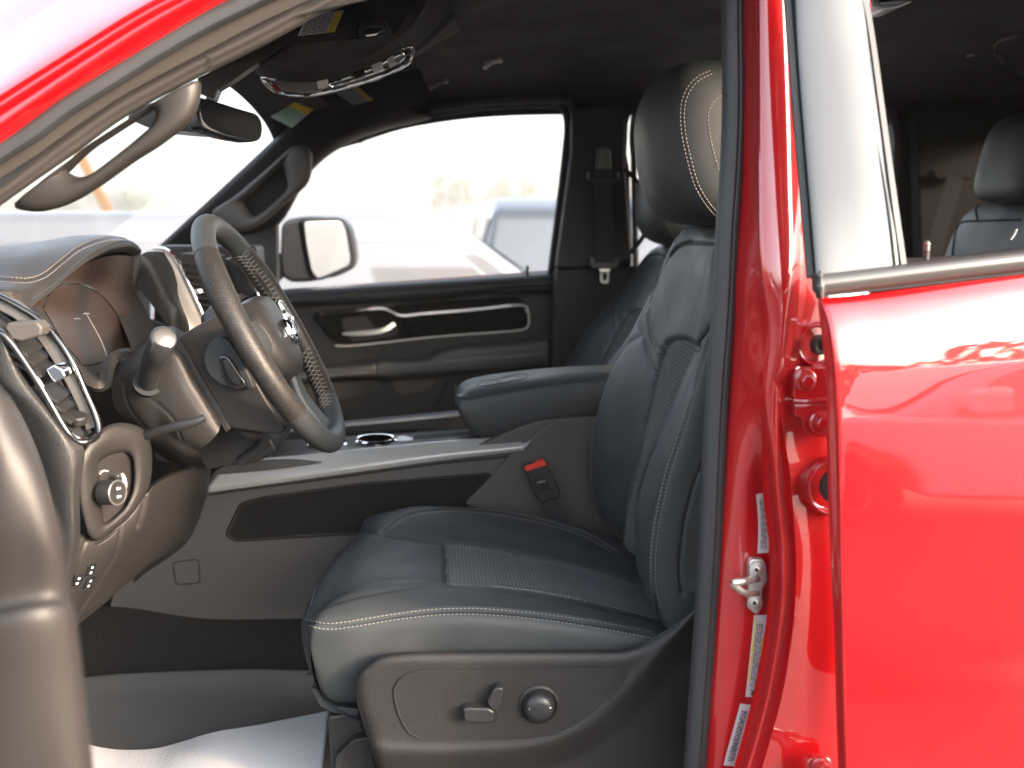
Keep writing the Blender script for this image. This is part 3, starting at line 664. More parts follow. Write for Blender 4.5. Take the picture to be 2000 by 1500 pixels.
# stickers
def sticker(lab, path, wd, lines, stripe=False):
    Pn, Nn = on('pillar', path, n=50, lift=.0022); p = crs(Pn[::5], 40); q = crs(Nn[::5], 40)
    t = np.gradient(p, axis=0); t /= np.linalg.norm(t, axis=1, keepdims=True); s = np.cross(q, t); s /= np.linalg.norm(s, axis=1, keepdims=True)
    def band(nm, a, b, i0, i1, m, lift, par_):
        g = np.stack([p[i0:i1] + s[i0:i1] * a + q[i0:i1] * lift, p[i0:i1] + s[i0:i1] * b + q[i0:i1] * lift], 0); return sheet(nm, g, m, par_)
    o = band('warning_sticker', -wd / 2, wd / 2, 0, 40, M['sticker'], 0, T); o['label'] = lab
    if stripe:
        band('yellow_border', -wd * .42, -wd * .30, 1, 33, M['yellow'], .0004, o); band('yellow_border', wd * .30, wd * .42, 11, 38, M['yellow'], .0004, o)
    mb = MB()
    for k in range(lines):
        a = (-.22 + .44 * k / max(1, lines - 1)) * wd; i = 4
        while i < 36:
            j = min(36, i + random.choice((1, 2, 2, 3)))
            g = np.vstack([p[i:j + 1] + s[i:j + 1] * (a - .0004) + q[i:j + 1] * .0006, p[i:j + 1] + s[i:j + 1] * (a + .0004) + q[i:j + 1] * .0006]); m_ = j - i + 1
            mb.add(g, [(x, x + 1, m_ + x + 1, m_ + x) for x in range(m_ - 1)]); i = j + random.choice((0, 1, 1))
    mb.build('printed_lines', M['ink'], o, smooth=False)
    return o, p, q, s
sticker('long white data sticker above the door striker', [(1486, 962), (1489, 1000), (1490, 1040), (1488, 1092)], .015, 5)
o, p, q, s = sticker('white and yellow warning sticker below the door striker', [(1484, 1200), (1479, 1250), (1473, 1310), (1466, 1376)], .0175, 5, True)
c = p[37] + s[37] * .002 + q[37] * .0008; lathe('fan_symbol', [(0, 0), (.0045, 0), (.0045, .0002)], c, q[37], M['ink'], o, n=24)
sticker('grey certification sticker at the foot of the red pillar', [(1456, 1374), (1445, 1415), (1432, 1460), (1420, 1505)], .0165, 7)

# ---------------- rear door ----------------
tab = [(541, [(1610, 1.050), (1700, 1.050), (1800, 1.050), (2000, 1.050), (2200, 1.05)]), ]
vs = [0, .04, .10, .17, .24, .36, .5, .62, .75, .90, 1.12]
Ys = [1.052, 1.040, 1.030, 1.0245, 1.0212, 1.017, 1.0145, 1.0145, 1.0145, 1.006, .995]
left = [(1604, 582), (1612, 602), (1622, 640), (1628, 690), (1633, 740), (1638, 850), (1641, 980), (1643, 1100), (1646, 1240), (1650, 1400), (1656, 1560)]
rows = []
for (lu, lv), k, Y in zip(left, vs, Ys):
    rv = 535 + (1480 - 535) * k
    L0 = np.interp(lv, [582, 602, 640, 690, 740, 850, 980, 1100, 1240, 1400, 1560], [1597, 1598, 1603, 1608, 1613, 1614, 1618, 1622, 1629, 1633, 1638])
    r = [(L0 + 5, lv, Y + .034), (L0, lv, Y + .024), (L0 + 3, lv, Y + .016), (lu - 5, lv, Y + .007), (lu + 1, lv, Y + .0012), (lu + 25, lv - 2, Y)]
    for f in (.2, .4, .6, .8, 1.0, 1.35): r.append((lu + 25 + (2000 - lu - 25) * f, lv + (rv - lv) * f, Y - .002 * f))
    rows.append(r)
G = grid(rows, 140, 160)
rd = sheet('rear_door', G, M['red'], T, key='rdoor', thick=.01); rd['label'] = 'closed glossy red rear door reflecting the sky and parked cars'
G = grid([[(u, v - 42 + 0, 1.058), (u, v - 34, 1.044), (u, v - 20, 1.040), (u, v - 6, 1.043), (u, v + 2, 1.050)] for u, v in ((1598, 576), (1604, 576), (1610, 575), (1720, 562), (1860, 545), (2000, 529), (2150, 512))], 40, 60)
o = sheet('belt_molding', G, M['molding'], rd, thick=.004)
tube('molding_lip', [(1602, 577, 1.046), (1720, 566, 1.046), (1860, 549, 1.046), (2000, 533, 1.046), (2150, 514, 1.046)], .0014, M['seam'], rd)
slab('molding_end', [(1596, 536), (1603, 534), (1607, 556), (1606, 577), (1599, 570)], 1.041, .02, M['rubber'], rd, bev=.002)
# door frame (grey gloss) and its seal
G = grid([[(1540, -230, 1.158), (1544, -230, 1.151), (1590, -230, 1.147), (1645, -230, 1.147), (1651, -230, 1.149), (1657, -230, 1.163)],
          [(1552, -60, 1.135), (1556, -60, 1.128), (1610, -60, 1.124), (1670, -60, 1.124), (1676, -60, 1.126), (1682, -60, 1.140)],
          [(1560, 100, 1.120), (1564, 100, 1.113), (1630, 100, 1.109), (1690, 100, 1.109), (1700, 100, 1.111), (1712, 100, 1.125)],
          [(1575, 280, 1.098), (1579, 280, 1.090), (1655, 280, 1.086), (1717, 280, 1.086), (1724, 280, 1.088), (1735, 280, 1.10)],
          [(1588, 430, 1.076), (1592, 430, 1.068), (1670, 430, 1.065), (1738, 430, 1.065), (1744, 430, 1.067), (1752, 430, 1.08)],
          [(1597, 560, 1.060), (1602, 560, 1.053), (1680, 560, 1.052), (1752, 560, 1.052), (1758, 560, 1.054), (1764, 560, 1.066)]], 90, 90)
o = sheet('window_frame', G, M['frame'], rd, thick=.006); o['label'] = 'wide grey window post of the rear door'
sweep('frame_seal', [(1531, -230, 1.163), (1543, -60, 1.14), (1552, 60, 1.128), (1567, 250, 1.105), (1580, 400, 1.085), (1592, 542, 1.066)], [(-.009, -.006), (.008, -.006), (.009, .002), (.003, .004), (.001, .001), (-.001, .005), (-.008, .003)], M['rubber'], rd, ref=(0, -1, 0), n=80)
sweep('frame_edge', [(1649, -230, 1.153), (1674, -60, 1.13), (1697, 60, 1.118), (1722, 240, 1.095), (1744, 400, 1.072), (1762, 524, 1.062)], rect(.006, .012), M['molding'], rd, ref=(0, -1, 0), n=60)
c = P(1809, 500, 1.15); lathe('lock_pin', [(.0036, -.03), (.0036, .006), (.0042, .007), (.0036, .0085), (.0042, .010), (.0036, .0115), (.0042, .013), (.0034, .016), (.0018, .018), (0, .0185)], c, (.0, 0, 1), M['dark_silver'], rd, n=16)
G = grid([[(1740, 523, 1.075), (1850, 508, 1.075), (2000, 488, 1.075), (2150, 470, 1.075)], [(1740, 505, 1.22), (1850, 500, 1.22), (2000, 485, 1.22), (2150, 470, 1.22)]], 20, 6)
sheet('inner_sill', G, M['plastic'], rd)
# hinges, grommets
for k, (v0, mir) in enumerate(((745, 0), (1500, 0))):
    if k == 0:
        h = slab('door_hinge', [(1549, 735), (1556, 722), (1570, 717), (1625, 717), (1625, 782), (1556, 783), (1549, 776)], 1.140, .014, M['redin'], T, bev=.003, r=6); h['label'] = 'painted red door hinge with two hexagonal bolts'
        slab('hinge_leaf', [(1552, 788), (1625, 786), (1625, 855), (1585, 853), (1568, 835), (1568, 818), (1552, 812)], 1.143, .012, M['redin'], h, bev=.003, r=4)
        sweep('hinge_edge', [(1550, 783, 1.138), (1570, 784, 1.134), (1600, 782, 1.130), (1625, 781, 1.128)], circ(.0032, 8), M['redin'], h, ref=(0, 1, 0), n=20)
        sweep('hinge_edge', [(1552, 793, 1.138), (1570, 793, 1.134), (1600, 791, 1.130), (1625, 789, 1.128)], circ(.0028, 8), M['redin'], h, ref=(0, 1, 0), n=20)
        bl = [(1572, 742), (1601, 824)]
    else:
        h = slab('door_hinge', [(1575, 1490), (1585, 1480), (1625, 1484), (1625, 1540), (1572, 1540)], 1.140, .014, M['redin'], T, bev=.003, r=6); h['label'] = 'lower painted red door hinge at the bottom edge of the photo'; bl = [(1604, 1496)]
    for u, v in bl:
        lathe('bolt', [(.0135, 0), (.0135, -.002), (.0125, -.003), (.0085, -.0035), (.0085, -.009), (.0075, -.0105), (0, -.011)], P(u, v, 1.139), (0, 1, 0), M['redin'], h, n=6 if 0 else 20)
        lathe('bolt_head', [(.0078, -.004), (.0078, -.0125), (.0068, -.0135), (0, -.0135)], P(u, v, 1.139), (0, 1, 0), M['redin'], h, n=6, sharp=20)
for u, v, rr in ((1604, 674, .0115), (1636, 950, .021)):
    gq = lathe('rubber_grommet', [(.0, -.001), (.006, -.001), (.0065, -.006), (.010, -.007), (rr, -.003), (rr + .001, .004)], P(u, v, 1.142), (0, 1, 0), M['rubber'], T)
    gq['label'] = 'round black rubber grommet in the hinge gap'
    lathe('pressed_ring', [(rr + .009, .006), (rr + .010, .0), (rr + .013, -.003), (rr + .016, .0), (rr + .017, .006)], P(u - 6, v, 1.155), (0, 1, 0), M['redin'], gq, n=40, cap=False)

# ---------------- red windscreen pillar and door surround (upper left) ----------------
def arch(du, dv, Y): return None
A = lambda off, Y: [(x, y, Y) for x, y in off]
c0 = [(-120, 250), (0, 165), (130, 83), (260, 8), (330, -30), (450, -90)]      # top edge of the red roof side
c1 = [(-120, 280), (0, 198), (130, 115), (268, 28), (360, -20), (480, -80)]     # ridge
c2 = [(-120, 320), (0, 240), (130, 150), (280, 52), (400, -15), (520, -75)]
c3 = [(-120, 345), (0, 262), (130, 175), (290, 70), (430, -8), (560, -70)]
c4 = [(-120, 365), (0, 285), (130, 190), (300, 88), (450, 0), (600, -60)]
G = grid([A([(x - 40, y - 120) for x, y in c0], 1.42), A([(x - 20, y - 50) for x, y in c0], 1.28), A(c0, 1.19), A([(x, y + 6) for x, y in c1], 1.165), A([(x + 6, y + 12) for x, y in c1], 1.170), A(c2, 1.160), A(c3, 1.172), A(c4, 1.185), A([(x, y + 22) for x, y in c4], 1.20)], 100, 90)
rr_ = sheet('windscreen_pillar', G, M['red'], T, thick=.01); rr_['label'] = 'glossy red windscreen pillar sweeping up into the roof'
c5 = [(-120, 375), (0, 296), (60, 258), (130, 206), (220, 150), (300, 100), (390, 48), (470, 8), (560, -35), (680, -80)]
sweep('weather_seal', A(c5, 1.19), [(-.010, -.010), (.010, -.010), (.012, 0), (.008, .008), (0, .0105), (-.008, .007), (-.011, 0)], M['rubber'], T, ref=(0, -1, 0), n=120)['label'] = 'grey rubber seal along the windscreen pillar'
c6 = [(-120, 398), (0, 322), (60, 283), (130, 232), (220, 172), (300, 128), (400, 75), (490, 28), (560, -5), (680, -60)]
sweep('pillar_trim_cloth', A(c6, 1.215), [(-.012, -.008), (.012, -.008), (.013, .003), (.005, .009), (-.005, .009), (-.013, .002)], M['trimcloth'], T, ref=(0, -1, 0), n=140)['label'] = 'brown woven trim along the windscreen pillar'
c7 = [(-120, 435), (0, 358), (60, 312), (130, 262), (220, 200), (300, 155), (400, 103), (490, 57), (560, 22), (600, 10), (680, -30)]
c7b = [(-120, 470), (0, 388), (60, 345), (130, 292), (220, 228), (300, 182), (400, 128), (500, 78), (575, 38), (612, 25), (700, -20)]
c7c = [(-120, 490), (0, 402), (70, 352), (145, 300), (230, 238), (312, 190), (410, 140), (510, 90), (585, 50), (620, 32), (710, -5)]
G = grid([A([(x, y - 14) for x, y in c7], 1.245), A(c7, 1.228), A([(.5 * a + .5 * c, .5 * b + .5 * d) for (a, b), (c, d) in zip(c7, c7b)], 1.220), A(c7b, 1.226), A(c7c, 1.245), A(c7c, 1.33)], 120, 50)
ap = sheet('pillar_cover', G, M['trimcloth'], T); ap['label'] = 'brown inner cover of the windscreen pillar'
sweep('cover_joint', [(402, 103, 1.219), (408, 112, 1.2185), (413, 122, 1.221), (414, 130, 1.228)], circ(.0006, 6), M['seam'], ap, n=16)
# dark inner backing above the cover
slab('header_trim', [(385, 152), (460, 118), (520, 92), (620, 30), (600, 60), (485, 135), (450, 160), (425, 175), (418, 195), (385, 180)], 1.62, .03, M['plastic_smooth'], T, bev=.002)
# near grab handle: one outline with a hole
ho = rnd([(10, 405), (60, 375), (110, 342), (112, 336), (145, 302), (160, 290), (292, 205), (330, 180), (368, 160), (386, 150), (387, 180), (381, 205), (370, 228), (345, 252), (300, 285), (250, 315), (200, 352), (150, 385), (110, 405), (70, 414), (40, 412)], 16, 5)
hi = rnd([(112, 328), (160, 290), (230, 245), (286, 208), (296, 215), (296, 232), (286, 248), (250, 280), (210, 312), (175, 338), (150, 345), (135, 342)], 14, 6)
def ringslab(name, outer, inner, Y0, d, mat, parent, bev, n=150, bulge=.0):
    """closed frame: loft a rounded band between two outlines"""
    o = even(np.vstack([outer, outer[:1]]), n + 1)[:-1]; i_ = even(np.vstack([inner, inner[:1]]), n + 1)[:-1]
    best = min(range(n), key=lambda k: np.sum((o - np.roll(i_, k, 0))[::10] ** 2)); i_ = np.roll(i_, best, 0)
    V = []; K = 10
    for a, b in zip(o, i_):
        A_, B_ = P(a[0], a[1], Y0), P(b[0], b[1], Y0)
        c = (A_ + B_) / 2
        for k in range(K):
            th = 2 * math.pi * k / K; cx = math.copysign(abs(math.cos(th)) ** .6, math.cos(th)); sx = math.copysign(abs(math.sin(th)) ** .75, math.sin(th))
            V.append(c + (A_ - c) * cx + V3(0, d * (1 - sx) * .5, 0))
    f = [(i * K + j, i * K + (j + 1) % K, ((i + 1) % n) * K + (j + 1) % K, ((i + 1) % n) * K + j) for i in range(n) for j in range(K)]
    return recalc(new(name, V, f, mat, parent))
gh = ringslab('grab_handle', np.array(ho), np.array(hi), 1.235, .034, M['handle'], T, .01); gh['label'] = 'large brown grab handle on the near windscreen pillar'

sweep('roof_rail', [V3(-.12, 1.22, 1.955), V3(.1, 1.24, 1.985), V3(.6, 1.25, 2.0), V3(1.2, 1.25, 1.99), V3(1.68, 1.25, 1.97)], rect(.12, .06), M['red'], T, ref=(0, 0, 1), n=40)['label'] = 'red roof rail above the doors'
# ---------------- roof, headliner ----------------
hx = [-.42, -.33, -.22, -.05, .2, .6, 1.1, 1.62]
def ceil_row(Y, base):
    return [V3(x + (max(0, 1.6 - Y) * .75 if x < .1 else 0), Y, z + base) for x, z in zip(hx, [1.885, 1.905, 1.935, 1.985, 2.015, 2.02, 2.01, 1.975])]
G = grid([ceil_row(1.22, -.02), ceil_row(1.26, -.008), ceil_row(1.33, .0), ceil_row(1.6, .012), ceil_row(1.95, .02), ceil_row(2.3, .014), ceil_row(2.55, -.006), ceil_row(2.68, -.03), ceil_row(2.76, -.062), ceil_row(2.80, -.10)], 120, 100)
hl = sheet('headliner', G, M['headliner'], T); hl['label'] = 'dark grey cloth headliner'
G2 = grid([[V3(-.34, y, 1.93 - abs(y - 2) ** 2 * .06), V3(-.1, y, 2.05 - abs(y - 2) ** 2 * .06), V3(.6, y, 2.10 - abs(y - 2) ** 2 * .06), V3(1.7, y, 2.07 - abs(y - 2) ** 2 * .06)] for y in (1.34, 1.5, 2, 2.5, 2.86)], 30, 20)
sheet('roof_panel', G2, M['red'], T, thick=.003)
new('rear_wall', [V3(1.62, 1.1, .7), V3(1.62, 2.95, .7), V3(1.62, 2.95, 1.50), V3(1.62, 1.1, 1.50)], [(0, 1, 2, 3)], M['dimmed_trim'], T)
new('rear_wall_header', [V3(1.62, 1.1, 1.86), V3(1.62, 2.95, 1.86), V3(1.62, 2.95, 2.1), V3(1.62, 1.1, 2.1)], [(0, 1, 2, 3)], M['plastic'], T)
# ---------------- far side of the cab ----------------
YD = 2.84
# far windscreen pillar trim with grab handle
G = grid([[(300, 490, 2.80), (430, 370, 2.74), (545, 262, 2.68), (590, 218, 2.62), (640, 190, 2.58)],
          [(318, 487, 2.79), (445, 375, 2.73), (560, 262, 2.66), (610, 220, 2.60), (680, 185, 2.56)],
          [(360, 487, 2.80), (470, 400, 2.74), (590, 275, 2.67), (660, 225, 2.62), (760, 185, 2.58)],
          [(400, 487, 2.82), (490, 430, 2.77), (605, 300, 2.70), (680, 262, 2.66), (800, 215, 2.64)],
          [(440, 487, 2.83), (540, 437, 2.80), (612, 328, 2.76), (702, 270, 2.72), (840, 230, 2.70)],
          [(440, 490, 2.87), (542, 442, 2.87), (612, 332, 2.84), (702, 272, 2.82), (840, 232, 2.80)]], 100, 60)
fp = sheet('far_windscreen_pillar', G, M['shaded_plastic'], T); fp['label'] = 'dark trim of the far windscreen pillar'
fo = rnd([(405, 415), (455, 385), (520, 330), (575, 280), (600, 285), (608, 300), (607, 340), (598, 362), (570, 385), (545, 405), (510, 437), (480, 452), (455, 452), (430, 440)], 14, 4)
fi = rnd([(470, 392), (500, 365), (560, 305), (548, 318), (556, 345), (560, 368), (545, 385), (520, 408), (495, 425), (485, 418)], 6, 4)
g2 = ringslab('far_grab_handle', np.array(fo), np.array(fi), 2.62, .05, M['plastic_grey'], T, .01); g2['label'] = 'grey grab handle on the far windscreen pillar'
slab('handle_recess', [(455, 395), (560, 295), (565, 370), (500, 430)], 2.668, .02, M['seam'], g2, bev=0, r=6)
# mirror sail panel
sl_ = slab('mirror_sail_panel', [(330, 500), (430, 470), (540, 420), (541, 570), (330, 570)], 2.80, .05, M['plastic_smooth'], T, bev=.002)
# upper rail above the far windows, pillars
rail_o = [(700, 275, 2.78), (760, 240, 2.78), (840, 222, 2.78), (960, 206, 2.78), (1050, 203, 2.78), (1090, 204, 2.78), (1104, 214, 2.78), (1110, 240, 2.78), (1106, 300, 2.78), (1092, 420, 2.80), (1076, 545, 2.83),
          (1235, 545, 2.83), (1235, 480, 2.83), (1230, 330, 2.80), (1225, 300, 2.80), (1228, 240, 2.79), (1238, 205, 2.78), (1256, 190, 2.78), (1400, 180, 2.78), (1700, 180, 2.78), (1725, 190, 2.78), (1740, 225, 2.78), (1748, 300, 2.79), (1760, 530, 2.82), (2150, 530, 2.82), (2150, 60, 2.74), (640, 60, 2.74)]
rl = slab('far_side_frame', rail_o, 0, .05, M['shaded_plastic'], T, bev=.006); rl['label'] = 'dark window frame and pillars on the far side of the cab'
sweep('window_seal', [(700, 277, 2.775), (760, 243, 2.775), (840, 226, 2.775), (960, 210, 2.775), (1050, 207, 2.775), (1088, 208, 2.775), (1100, 218, 2.775), (1106, 245, 2.775), (1102, 300, 2.775), (1088, 420, 2.795), (1072, 545, 2.82)], circ(.007, 8), M['rubber'], rl, ref=(0, 1, 0), n=120)
sweep('window_seal', [(1088, 545, 2.80), (1106, 420, 2.775), (1120, 300, 2.76), (1122, 235, 2.76), (1112, 205, 2.76), (1090, 196, 2.755), (960, 199, 2.755), (840, 214, 2.75)], circ(.010, 8), M['rubber'], rl, ref=(0, 1, 0), n=120)
sweep('window_seal', [(1742, 530, 2.80), (1750, 300, 2.77), (1745, 240, 2.765), (1735, 205, 2.765), (1720, 195, 2.765), (1690, 193, 2.765)], circ(.010, 8), M['rubber'], rl, ref=(0, 1, 0), n=60)
sweep('window_seal', [(1242, 545, 2.80), (1238, 330, 2.77), (1235, 270, 2.77), (1240, 220, 2.76), (1255, 200, 2.76), (1290, 192, 2.755)], circ(.009, 8), M['rubber'], rl, ref=(0, 1, 0), n=60)
# lower pillar cover
lp = slab('far_pillar_cover', [(1086, 528), (1150, 522), (1240, 520), (1260, 520), (1260, 760), (1074, 760)], 2.76, .05, M['shaded_plastic'], T, bev=.004, r=4)
pc = slab('upper_pillar_cover', [(1118, 215), (1150, 205), (1212, 205), (1222, 230), (1222, 330), (1228, 400), (1236, 520), (1086, 526), (1100, 420), (1116, 300)], 2.74, .05, M['shaded_plastic'], T, bev=.012, seg=5, r=10)
# far seat belt
bt = sweep('seat_belt', [(1179, 330, 2.700), (1180, 400, 2.705), (1181, 460, 2.71), (1182, 515, 2.715)], rect(.050, .0016), M['belt'], T, ref=(0, 1, 0), n=24); bt['label'] = 'black passenger seat belt hanging on the far pillar'
slab('belt_height_slide', [(1167, 292), (1174, 286), (1186, 286), (1193, 292), (1195, 330), (1190, 340), (1170, 340), (1165, 330)], 2.70, .03, M['plastic_smooth'], bt, bev=.005, r=5)
sweep('belt_guide', [(1152, 338, 2.69), (1150, 348, 2.685), (1160, 352, 2.685), (1200, 352, 2.685), (1206, 346, 2.685), (1204, 337, 2.69)], circ(.005, 8), M['plastic_smooth'], bt, ref=(0, 1, 0), n=40)
slab('latch_plate', [(1153, 502), (1160, 500), (1163, 512), (1200, 512), (1202, 500), (1209, 502), (1208, 518), (1203, 524), (1158, 524), (1152, 516)], 2.70, .012, M['plastic_smooth'], bt, bev=.003, r=3)
ringslab('latch_tongue', np.array(rnd([(1168, 524), (1194, 524), (1190, 532), (1190, 552), (1186, 555), (1176, 555), (1172, 551), (1173, 532)], 3, 3)), np.array(rnd([(1177, 534), (1186, 534), (1185, 548), (1178, 548)], 2, 3)), 2.704, .004, M['steel'], bt, .001, n=60)
sweep('belt_strap', [(1206, 510, 2.70), (1225, 498, 2.69), (1245, 478, 2.68), (1262, 450, 2.67), (1266, 420, 2.67), (1262, 380, 2.68), (1245, 355, 2.72), (1220, 330, 2.74)], rect(.012, .004), M['plastic_smooth'], bt, ref=(0, 1, 0), n=50)

# ---------------- far front door ----------------
G = grid([[(420, 590, 2.86), (545, 566, 2.86), (700, 556, 2.86), (850, 546, 2.86), (1000, 536, 2.86), (1084, 530, 2.86)],
          [(420, 590, 2.81), (545, 572, 2.81), (700, 561, 2.81), (850, 551, 2.81), (1000, 541, 2.81), (1082, 535, 2.81)],
          [(420, 605, 2.79), (545, 588, 2.79), (700, 577, 2.79), (850, 567, 2.79), (1000, 556, 2.79), (1081, 550, 2.79)],
          [(420, 622, 2.80), (545, 600, 2.80), (700, 592, 2.80), (850, 584, 2.80), (960, 572, 2.80), (1080, 566, 2.80)],
          [(420, 640, 2.825), (548, 606, 2.825), (700, 597, 2.825), (850, 590, 2.825), (960, 579, 2.825), (1080, 573, 2.825)],
          [(420, 720, 2.825), (560, 690, 2.825), (700, 680, 2.825), (850, 665, 2.825), (960, 650, 2.825), (1075, 640, 2.825)],
          [(420, 860, 2.825), (560, 860, 2.825), (700, 860, 2.825), (850, 860, 2.825), (960, 860, 2.825), (1075, 860, 2.825)],
          [(420, 960, 2.82), (560, 960, 2.82), (700, 960, 2.82), (850, 960, 2.82), (960, 960, 2.82), (1075, 960, 2.82)]], 110, 120)
G = carve(G, [([(545, 602), (700, 594), (850, 586), (950, 576), (985, 566), (1080, 560)], 2.5, .004)])
fd = sheet('far_door', G, M['shaded_plastic'], T, key='fdoor'); fd['label'] = 'inner panel of the far front passenger door'
slab('door_core', [(420, 640), (1080, 575), (1075, 900), (420, 900)], 2.84, .08, M['shaded_plastic'], fd, bev=0)
slab('outer_door_skin', [(300, 610), (545, 566), (1080, 528), (1235, 520), (2100, 470), (2100, 1200), (300, 1200)], 2.93, .01, M['red'], fd, bev=0)
pn = [(612, 620), (620, 610), (740, 598), (755, 605), (780, 594), (1010, 578), (1030, 595), (1035, 635), (1028, 645), (860, 660), (700, 676), (670, 676), (640, 655)]
slab('door_insert', pn, 2.815, .02, M['dimmed_trim'], fd, bev=.004, r=8)
slab('insert_pad', [(786, 618), (1010, 598), (1026, 604), (1026, 636), (1015, 644), (800, 658)], 2.806, .02, M['dimmed_trim'], fd, bev=.006, r=6)
for pts in ([(622, 613, 2.806), (680, 608, 2.806), (740, 602, 2.806), (760, 606, 2.806), (785, 616, 2.806), (830, 612, 2.806), (920, 605, 2.806), (1005, 596, 2.806), (1026, 598, 2.806), (1029, 612, 2.806)],):
    sweep('trim_strip', pts, rect(.007, .006), M['chrome'], fd, ref=(0, 1, 0), n=90)
sweep('trim_strip', [(1030, 600, 2.806), (1033, 620, 2.806), (1030, 638, 2.806), (1005, 646, 2.806), (860, 657, 2.806), (700, 674, 2.806), (655, 675, 2.806)], rect(.004, .005), M['silver'], fd, ref=(0, 1, 0), n=70)
slab('handle_recess', [(665, 622), (715, 617), (730, 640), (775, 636), (778, 655), (690, 668), (675, 655)], 2.812, .004, M['seam'], fd, bev=0, r=8)
sweep('door_pull_lever', [(670, 652, 2.795), (700, 651, 2.785), (735, 648, 2.78), (755, 642, 2.785), (770, 633, 2.795)], [(-.006, -.009), (.006, -.009), (.007, .009), (-.005, .009)], M['silver'], fd, ref=(0, 1, 0), n=30, scale=[.5, .9, 1, 1, .9])
rows = [[(u, t - 4, 2.83), (u, t, 2.77), (u, t + 6, 2.735), (u, (t + b) / 2, 2.73), (u, b - 4, 2.735), (u, b, 2.76), (u, b + 2, 2.83)] for u, t, b in ((400, 742, 775), (640, 715, 742), (700, 710, 738), (732, 705, 738), (760, 703, 738), (830, 700, 733), (860, 685, 730), (900, 676, 727), (1000, 668, 722), (1062, 660, 715), (1070, 662, 712))]
G = grid(rows, 30, 110); G = carve(G, [([(735, 700), (734, 740)], 2, .004), ([(862, 690), (868, 735)], 2, .004), ([(866, 702), (950, 695), (1064, 687)], 1.6, .002)])
am = sheet('door_armrest', G, M['leather'], fd, key='darm')
stitches('stitching', 'darm', [[(868, 706), (950, 699), (1060, 691)], [(560, 738), (640, 733), (725, 727)]], M['thread'], am, r=.0007)
slab('window_switch', [(650, 722), (690, 716), (705, 714), (712, 718), (690, 722), (655, 727)], 2.742, .02, M['silver'], fd, bev=.002)
slab('speaker_grille', [(762, 744), (845, 738), (850, 748), (835, 763), (785, 770), (772, 766)], 2.818, .01, M['trimcloth'], fd, bev=.002, r=5)
slab('storage_pocket', [(545, 750), (735, 742), (748, 752), (735, 768), (700, 780), (560, 790)], 2.80, .03, M['seam'], fd, bev=.002, r=6)
sweep('pocket_crease', [(660, 812, 2.82), (700, 815, 2.82), (820, 806, 2.82), (848, 795, 2.82), (870, 755, 2.82), (880, 735, 2.82)], circ(.003, 8), M['seam'], fd, ref=(0, 1, 0), n=50)
lathe('door_lock_pin', [(.012, -.02), (.013, -.017), (.004, -.016), (.004, .004), (.0055, .007), (.003, .012)], P(1030, 527, 2.82), (0, 0, 1), M['gloss'], fd, n=16)
new('door_window', [P(540, 600, 2.87), P(1085, 545, 2.87), P(1115, 190, 2.82), P(690, 190, 2.80), P(540, 430, 2.85)], [(0, 1, 2, 3, 4)], M['glass'], fd)
new('far_rear_glass', [P(1225, 560, 2.87), P(1770, 545, 2.87), P(1760, 170, 2.80), P(1225, 170, 2.80)], [(0, 1, 2, 3)], M['glass'], T)
slab('far_rear_door', [(1225, 545), (1770, 528), (2200, 528), (2200, 1000), (1225, 1000)], 2.83, .08, M['shaded_plastic'], T, bev=.004)
# far wing mirror
mi = T
G = []
mo = rnd([(548, 440), (560, 428), (600, 422), (668, 424), (684, 440), (692, 470), (696, 505), (690, 525), (660, 540), (600, 552), (565, 552), (550, 540), (546, 500)], 12, 4)
ms = slab('wing_mirror', mo, lambda u, v: 3.0 + (u - 590) * .0016, .12, M['plastic_smooth'], T, bev=.03, seg=6); ms['label'] = 'black wing mirror outside the far front window'
mg = rnd([(590, 430), (666, 428), (676, 445), (686, 505), (682, 520), (632, 542), (618, 545), (606, 530), (596, 480)], 10, 4)
gv = np.array([P(u, v, 2.992 + (u - 590) * .0016) for u, v in mg]); n_ = len(gv)
gl = new('mirror_glass', gv + V3(0, -.004, 0), [tuple(range(n_))], M['mirror'], ms, smooth=False)
sweep('mirror_rim', gv, circ(.006, 8), M['plastic_smooth'], ms, ref=(0, 1, 0), closed=True, raw=True)
slab('mirror_arm', [(530, 490), (553, 495), (553, 545), (530, 555)], 2.95, .06, M['gloss'], ms, bev=.01)
# ---------------- overhead console, visors, mirror ----------------
def dome(name, pts, Ya, matl, parent, bev=.01, d=.3, **k): return slab(name, pts, Ya, d, matl, parent, bev=bev, **k)
G = grid([[(465, 100, 1.62), (520, 128, 1.62), (600, 140, 1.62), (700, 118, 1.62), (790, 65, 1.62), (830, 10, 1.62), (860, -60, 1.62)],
          [(468, 112, 1.70), (515, 146, 1.70), (605, 158, 1.70), (705, 134, 1.70), (785, 92, 1.70), (830, 45, 1.70), (870, -20, 1.70)],
          [(500, 140, 1.80), (528, 162, 1.80), (605, 178, 1.80), (700, 155, 1.80), (790, 108, 1.80), (835, 70, 1.80), (880, 20, 1.80)],
          [(510, 150, 1.86), (535, 175, 1.86), (600, 186, 1.86), (700, 165, 1.86), (800, 112, 1.86), (840, 85, 1.86), (890, 40, 1.86)],
          [(520, 155, 2.1), (550, 180, 2.1), (610, 190, 2.1), (700, 168, 2.1), (800, 118, 2.1), (845, 90, 2.1), (900, 60, 2.1)]], 90, 50)
oc = sheet('overhead_console', G, M['headliner'], T, key='ohc'); oc['label'] = 'overhead console with chrome surround and switches'
